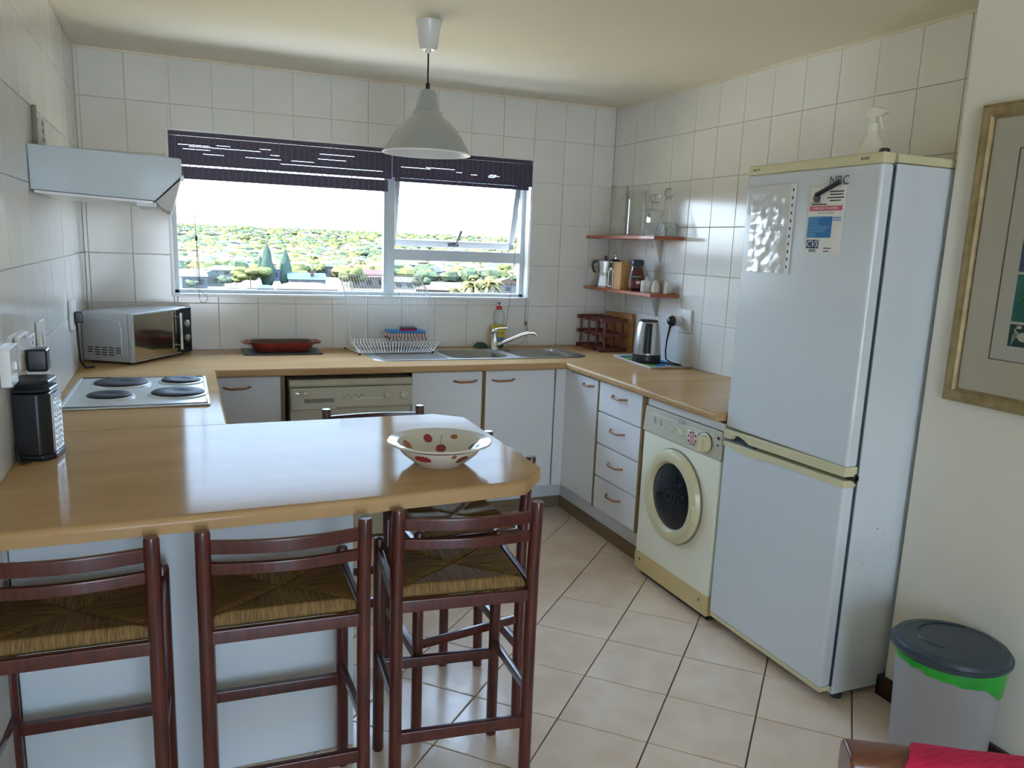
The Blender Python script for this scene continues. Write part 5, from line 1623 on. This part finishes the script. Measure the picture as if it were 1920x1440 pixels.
# ================================================================== BAR STOOLS
def rush_seat(w2, d0, d1, zt):
    # four woven triangles meeting at the middle, ridged by the strands, rolled over the rails
    m = M()
    n = 110
    cx_, cy2 = 0, (d0 + d1) / 2
    hd_ = (d1 - d0) / 2
    for j in range(n + 1):
        for i in range(n + 1):
            u, v = -1 + 2 * i / n, -1 + 2 * j / n
            x, y = u * w2, cy2 + v * hd_
            e_ = max(abs(u), abs(v))
            mn = min(abs(u), abs(v))
            dip = -.010 * (1 - e_) ** .8
            valley = -.006 * math.exp(-((abs(u) - abs(v)) / .07) ** 2) * min(1, (1 - e_) * 6 + .15)
            roll = -.024 * max(0, (e_ - .90) / .10) ** 2
            strand = (y if abs(u) > abs(v) else x) / .0062
            z = zt + dip + valley + roll + .0011 * math.sin(2 * PI * strand)
            m.v.append((x, y, z))
    for j in range(n):
        for i in range(n):
            u, v = -1 + 2 * (i + .5) / n, -1 + 2 * (j + .5) / n
            m.f.append((j * (n + 1) + i, j * (n + 1) + i + 1, (j + 1) * (n + 1) + i + 1, (j + 1) * (n + 1) + i))
            m.mi.append(0 if abs(u) > abs(v) else 1)
    # sides and underside
    ring = [i for i in range(n + 1)] + [(n + 1) * j + n for j in range(1, n + 1)] + [(n + 1) * n + i for i in range(n - 1, -1, -1)] + [(n + 1) * j for j in range(n - 1, 0, -1)]
    b0 = len(m.v)
    for q in ring:
        x, y, z = m.v[q]
        m.v.append((x * .985, cy2 + (y - cy2) * .985, zt - .034))
    k = len(ring)
    for q in range(k):
        m.f.append((ring[q], ring[(q + 1) % k], b0 + (q + 1) % k, b0 + q)); m.mi.append(1 if abs(m.v[ring[q]][1] - cy2) > hd_ * .98 else 0)
    m.f.append(tuple(b0 + q for q in range(k))); m.mi.append(0)
    return m
SW, SD = .352, .338          # leg centre spacing: across, front to back
def make_stool(label, loc, rz):
    # local frame: front legs at y=+SD/2 (towards the bar), backrest posts at y=-SD/2
    t = thing('bar_stool', label, 'stool', loc, rz, group='rush seat bar stools', local=True)
    h, f, bk = SW / 2, SD / 2, -SD / 2
    for s in (-1, 1):
        part('front_leg', M().lathe([(.015, 0), (.0165, .004), (.0165, .664), (.013, .672), (0, .675)], (s * h, f, 0), 16), 'wood', t)
        rings = []
        for z, dy in ((0, .0), (.30, .004), (.62, .004), (.70, .002), (.80, -.006), (.868, -.014), (.874, -.0145)):
            r = .0165 if z < .87 else .0145
            rings.append([(s * h + r * math.cos(a), bk + dy + r * math.sin(a), z) for a in [2 * PI * k / 16 for k in range(16)]])
        part('back_post', M().loft(rings), 'wood', t)
    def rail(p, q, wz, wy, bow=0.0, n=8):
        p, q = Vector(p), Vector(q)
        d = (q - p).normalized()
        sdv = Vector((d.y, -d.x, 0))
        rings = []
        for k in range(n + 1):
            tt = k / n
            c_ = p.lerp(q, tt) + Vector((0, -1, 0)) * bow * math.sin(PI * tt)
            rings.append([c_ + sdv * a + Vector((0, 0, b2)) for a, b2 in ((-wy, -wz), (wy, -wz), (wy, wz), (-wy, wz))])
        return M().loft(rings)
    bv = dict(bevel=.003)
    part('back_rail', rail((-h + .014, bk - .010, .834), (h - .014, bk - .010, .834), .0155, .0075, .024, 12), 'wood', t, **bv)
    part('back_rail', rail((-h + .014, bk - .004, .782), (h - .014, bk - .004, .782), .0135, .0075, .022, 12), 'wood', t, **bv)
    part('seat_rail', rail((-h, bk + .003, .616), (h, bk + .003, .616), .016, .009), 'wood', t, **bv)
    part('seat_rail', rail((-h, f, .616), (h, f, .616), .016, .009), 'wood', t, **bv)
    for s in (-1, 1):
        part('seat_rail', rail((s * h, bk, .628), (s * h, f, .628), .020, .008), 'wood', t, **bv)
        part('stretcher', rail((s * h, bk, .345), (s * h, f, .31), .0125, .008), 'wood', t, **bv)
    part('stretcher', rail((-h, f, .275), (h, f, .275), .016, .010), 'wood', t, **bv)
    part('stretcher', rail((-h, bk + .004, .253), (h, bk + .004, .253), .0165, .009), 'wood', t, **bv)
    part('rush_seat', rush_seat(h - .0105, bk + .0175, f - .0175, .662), ['rushx', 'rushy'], t, angle=80)
    return t
s0 = make_stool('rush seat bar stool at the left edge of the photo, cut by the frame', (.166, -2.625, 0), -math.radians(1.5))
dup(s0, (.620, -2.628, 0), -math.radians(2), 'rush seat bar stool second from left, in front of the bar panel')
dup(s0, (1.072, -2.618, 0), -math.radians(6), 'rush seat bar stool third from left, pulled out past the panel end')
dup(s0, (1.203, -2.236, 0), PI / 2 + math.radians(1), 'rush seat bar stool tucked under the clipped end of the bar, facing left')
dup(s0, (1.074, -1.850, 0), PI, 'rush seat bar stool on the far side of the bar, back to the window').scale = (1, 1, 1.022)

# ================================================================== BIN
bx, by = 2.474, -3.074
t = thing('pedal_bin', 'light grey round bin with dark blue lid and green liner', 'bin', (bx, by, 0))
part('body', M().lathe([(0, .002), (.122, .002), (.128, .01), (.142, .33), (.144, .372), (.140, .375)], (bx, by, 0), 48), 'bin', t)
lp_ = []
rnd = random.Random(4)
n = 64
r0_, r1_, r2_ = [], [], []
for k in range(n):
    a = 2 * PI * k / n
    dro = .026 + .022 * max(0, math.cos(a - 4.9)) + rnd.uniform(-.003, .003)
    if 46 < k < 54: dro = .046 + .011 * (4 - abs(k - 50))
    r0_.append((bx + .147 * math.cos(a), by + .147 * math.sin(a), .385))
    r1_.append((bx + (.150 + rnd.uniform(0, .004)) * math.cos(a), by + (.150 + rnd.uniform(0, .004)) * math.sin(a), .385 - dro * .5))
    r2_.append((bx + (.147 + rnd.uniform(0, .006)) * math.cos(a), by + (.147 + rnd.uniform(0, .006)) * math.sin(a), .385 - dro))
lt = M().loft([r0_, r1_, r2_], False, False)
part('liner', lt, 'liner', t, label='bright green plastic liner folded over the rim', angle=180)
part('lid', M().lathe([(.150, .378), (.157, .382), (.158, .398), (.152, .409), (.13, .414), (.128, .4125), (.06, .416), (0, .417)], (bx, by, 0), 56), 'lid', t, label='dark slate blue round lid')
part('lid_rim_line', M().tube([(bx + .02 + .10 * math.cos(a), by + .02 + .085 * math.sin(a), .4155) for a in [PI * .1 + PI * 1.1 * k / 20 for k in range(21)]], .0025, 5), 'lid', t)
part('lid_front_tab', M().lathe([(.1585, .386), (.163, .388), (.163, .396), (.1585, .398)], (bx, by, 0), 56, cap=False), 'lid', t)
part('base_ring', M().lathe([(.124, 0), (.127, .003), (.129, .012)], (bx, by, 0), 48, cap=False), 'black', t)

# ================================================================== PICTURE
PX = 2.65
Y0, Y1, ZB, ZT = -2.80, -3.56, 1.083, 1.966
t = thing('framed_picture', 'large gilt framed print of sea creature tiles on the right wall', 'picture', (PX - .01, (Y0 + Y1) / 2, ZB))
fw = .042
prof2 = [(0, .0), (0, .018), (.010, .024), (.022, .020), (.032, .022), (.038, .014), (.042, .012), (.042, 0)]
fr = M()
cs = [(Y0, ZB), (Y1, ZB), (Y1, ZT), (Y0, ZT)]
rings = []
for (cy3, cz), (sy, sz) in zip(cs, ((-1, 1), (1, 1), (1, -1), (-1, -1))):
    rings.append([(PX - .0008 - h_, cy3 + sy * w_, cz + sz * w_) for w_, h_ in prof2])
k = len(prof2)
vs = [p for r in rings for p in r]
fs = [(i * k + j, i * k + j + 1, ((i + 1) % 4) * k + j + 1, ((i + 1) % 4) * k + j) for i in range(4) for j in range(k - 1)]
fr.add(vs, fs)
part('frame', fr, 'gold', t, angle=25)
part('backing', M().box(PX - .006, Y1 + .04, ZB + .04, PX - .001, Y0 - .04, ZT - .04), 'mat', t)
M0, M1, MB, MTp = Y0 - .128, Y1 + .128, ZB + .145, ZT - .130
mt = M()
for a, c2 in (((Y1 + .041, ZB + .041), (Y0 - .041, MB)), ((Y1 + .041, MTp), (Y0 - .041, ZT - .041)), ((M0, MB), (Y0 - .041, MTp)), ((Y1 + .041, MB), (M1, MTp))):
    mt.box(PX - .010, a[0], a[1], PX - .0065, c2[0], c2[1])
part('mount', mt, 'mat', t)
part('mount_bevel', M().box(PX - .0085, M1 - .002, MB - .003, PX - .0066, M0 + .002, MB + .003).box(PX - .0085, M0 - .003, MB, PX - .0066, M0 + .003, MTp).box(PX - .0085, M1, MTp - .003, PX - .0066, M0, MTp + .003), 'inkg', t)
part('print_sheet', M().box(PX - .0068, M1, MB, PX - .0062, M0, MTp), 'paper', t)
pd = .085
rowz = [(1.274, 1.338, 'darkteal'), (1.346, 1.480, 'tealprint'), (1.488, 1.585, 'purpleprint'), (1.593, 1.69, 'greenprint'), (1.698, 1.79, 'tealprint')]
for r, (z0_, z1_, mm_) in enumerate(rowz):
    for c3 in range(3):
        ya = M0 - .052 - c3 * .1
        m2 = (mm_, 'purpleprint', 'darkteal', 'greenprint', 'tealprint')[(c3 * 2) % 5] if c3 else mm_
        part('print_square', M().box(PX - .0074, ya - .092, z0_, PX - .0068, ya, z1_), m2, t)
def crab(cy4, cz, s):
    m = M()
    m.lathe([(.0, 0), (.011 * s, 0), (0, .0004)], (PX - .0078, cy4, cz), 16, (-1, 0, 0), sx=1.35, sy=1)
    X = PX - .0079
    for d in (-1, 1):
        for q, (a1, l1) in enumerate(((.2, .022), (-.25, .024), (-.65, .024))):
            m.tube([(X, cy4 + d * .010 * s, cz - .001 * s), (X, cy4 + d * (.010 + l1 * .6 * math.cos(a1)) * s, cz + (l1 * .6 * math.sin(a1) + .006) * s), (X, cy4 + d * (.010 + l1 * .75) * s, cz + (l1 * math.sin(a1) - .006) * s)], .0011 * s, 4)
        m.tube([(X, cy4 + d * .010 * s, cz + .005 * s), (X, cy4 + d * .024 * s, cz + .014 * s), (X, cy4 + d * .016 * s, cz + .024 * s)], [.0018 * s, .0022 * s, .001 * s], 4)
        m.lathe([(.0, 0), (.0052 * s, 0), (0, .0003)], (X, cy4 + d * .014 * s, cz + .022 * s), 10, (-1, 0, 0), sx=1.3, sy=.8)
    return m
part('crab_print', crab(M0 - .098, 1.303, 1.25), 'paper', t)
def lens(cy4, cz, w_, h_):
    n2 = 14
    pts = [(cy4 - w_ + 2 * w_ * i / n2, cz + h_ * math.sin(PI * i / n2)) for i in range(n2 + 1)] + [(cy4 + w_ - 2 * w_ * i / n2, cz - h_ * math.sin(PI * i / n2)) for i in range(1, n2)]
    return pts
part('fish_print', M().prism(lens(M0 - .098, 1.41, .038, .02), PX - .0082, PX - .0075, 'x'), 'greenprint', t)
part('fish_stripe', M().prism(lens(M0 - .093, 1.41, .02, .006), PX - .0086, PX - .0083, 'x'), 'darkteal', t)
part('glass', M().box(PX - .0135, Y1 + .041, ZB + .041, PX - .0118, Y0 - .041, ZT - .041), 'pglass', t, smooth=False)

# ================================================================== FOREGROUND ARMCHAIR (only an arm is in view)
t = thing('armchair', 'brown wooden chair arm with bright pink cloth in the bottom right corner', 'chair', (1.95, -3.75, 0))
a0, a1 = Vector((1.668, -3.462, .455)), Vector((2.20, -3.785, .455))
ad = (a1 - a0).normalized()
an = Vector((-ad.y, ad.x, 0))
def bar(p, q, w_, h_, r):
    d = (q - p).normalized(); s_ = Vector((-d.y, d.x, 0)); 
    m = M()
    rings = []
    for k in (0, 1):
        c_ = p if k == 0 else q
        rings.append([c_ + s_ * (w_ * math.copysign(abs(math.cos(a)) ** .6, math.cos(a))) + Vector((0, 0, h_ * math.copysign(abs(math.sin(a)) ** .6, math.sin(a)))) for a in [2 * PI * i / 20 for i in range(20)]])
    return m.loft(rings)
part('arm', bar(a0, a1, .05, .045, .01), 'armwood', t, bevel=.008, seg=3)
part('front_post', M().box(1.75, -3.56, 0, 1.79, -3.52, .438), 'armwood', t, bevel=.005)
part('rear_post', M().box(2.14, -3.80, 0, 2.18, -3.76, .438), 'armwood', t, bevel=.005)
part('far_post', M().box(1.62, -4.0, 0, 1.66, -3.96, .30), 'armwood', t).location = (0, 0, 0)
part('far_post', M().box(2.02, -4.25, 0, 2.06, -4.21, .30), 'armwood', t)
part('seat_frame', M().add([(1.64, -3.98, .25), (1.77, -3.54, .25), (2.16, -3.78, .25), (2.04, -4.23, .25), (1.64, -3.98, .31), (1.77, -3.54, .31), (2.16, -3.78, .31), (2.04, -4.23, .31)], [(3, 2, 1, 0), (4, 5, 6, 7), (0, 1, 5, 4), (1, 2, 6, 5), (2, 3, 7, 6), (3, 0, 4, 7)]), 'armwood', t)
cl = M()
rings = []
rnd = random.Random(8)
for k in range(12):
    s_ = .125 + .48 * k / 11
    c_ = a0 + ad * s_
    w2 = .055 + .002 * (k % 2)
    h2 = .050 + .002 * ((k + 1) % 2)
    ring_ = []
    for i in range(20):
        a = 2 * PI * i / 20
        skew = .03 * math.cos(a)
        ring_.append(c_ + ad * (skew if k < 3 else 0) + an * (w2 * math.copysign(abs(math.cos(a)) ** .6, math.cos(a))) + Vector((0, 0, h2 * math.copysign(abs(math.sin(a)) ** .6, math.sin(a)) + rnd.uniform(-.0015, .0015))))
    rings.append(ring_)
cl.loft(rings, False, False)
part('pink_cover', cl, 'pinkcloth', t, label='bright pink woven cloth wrapped over the arm', angle=60)

bpy.context.view_layer.update()
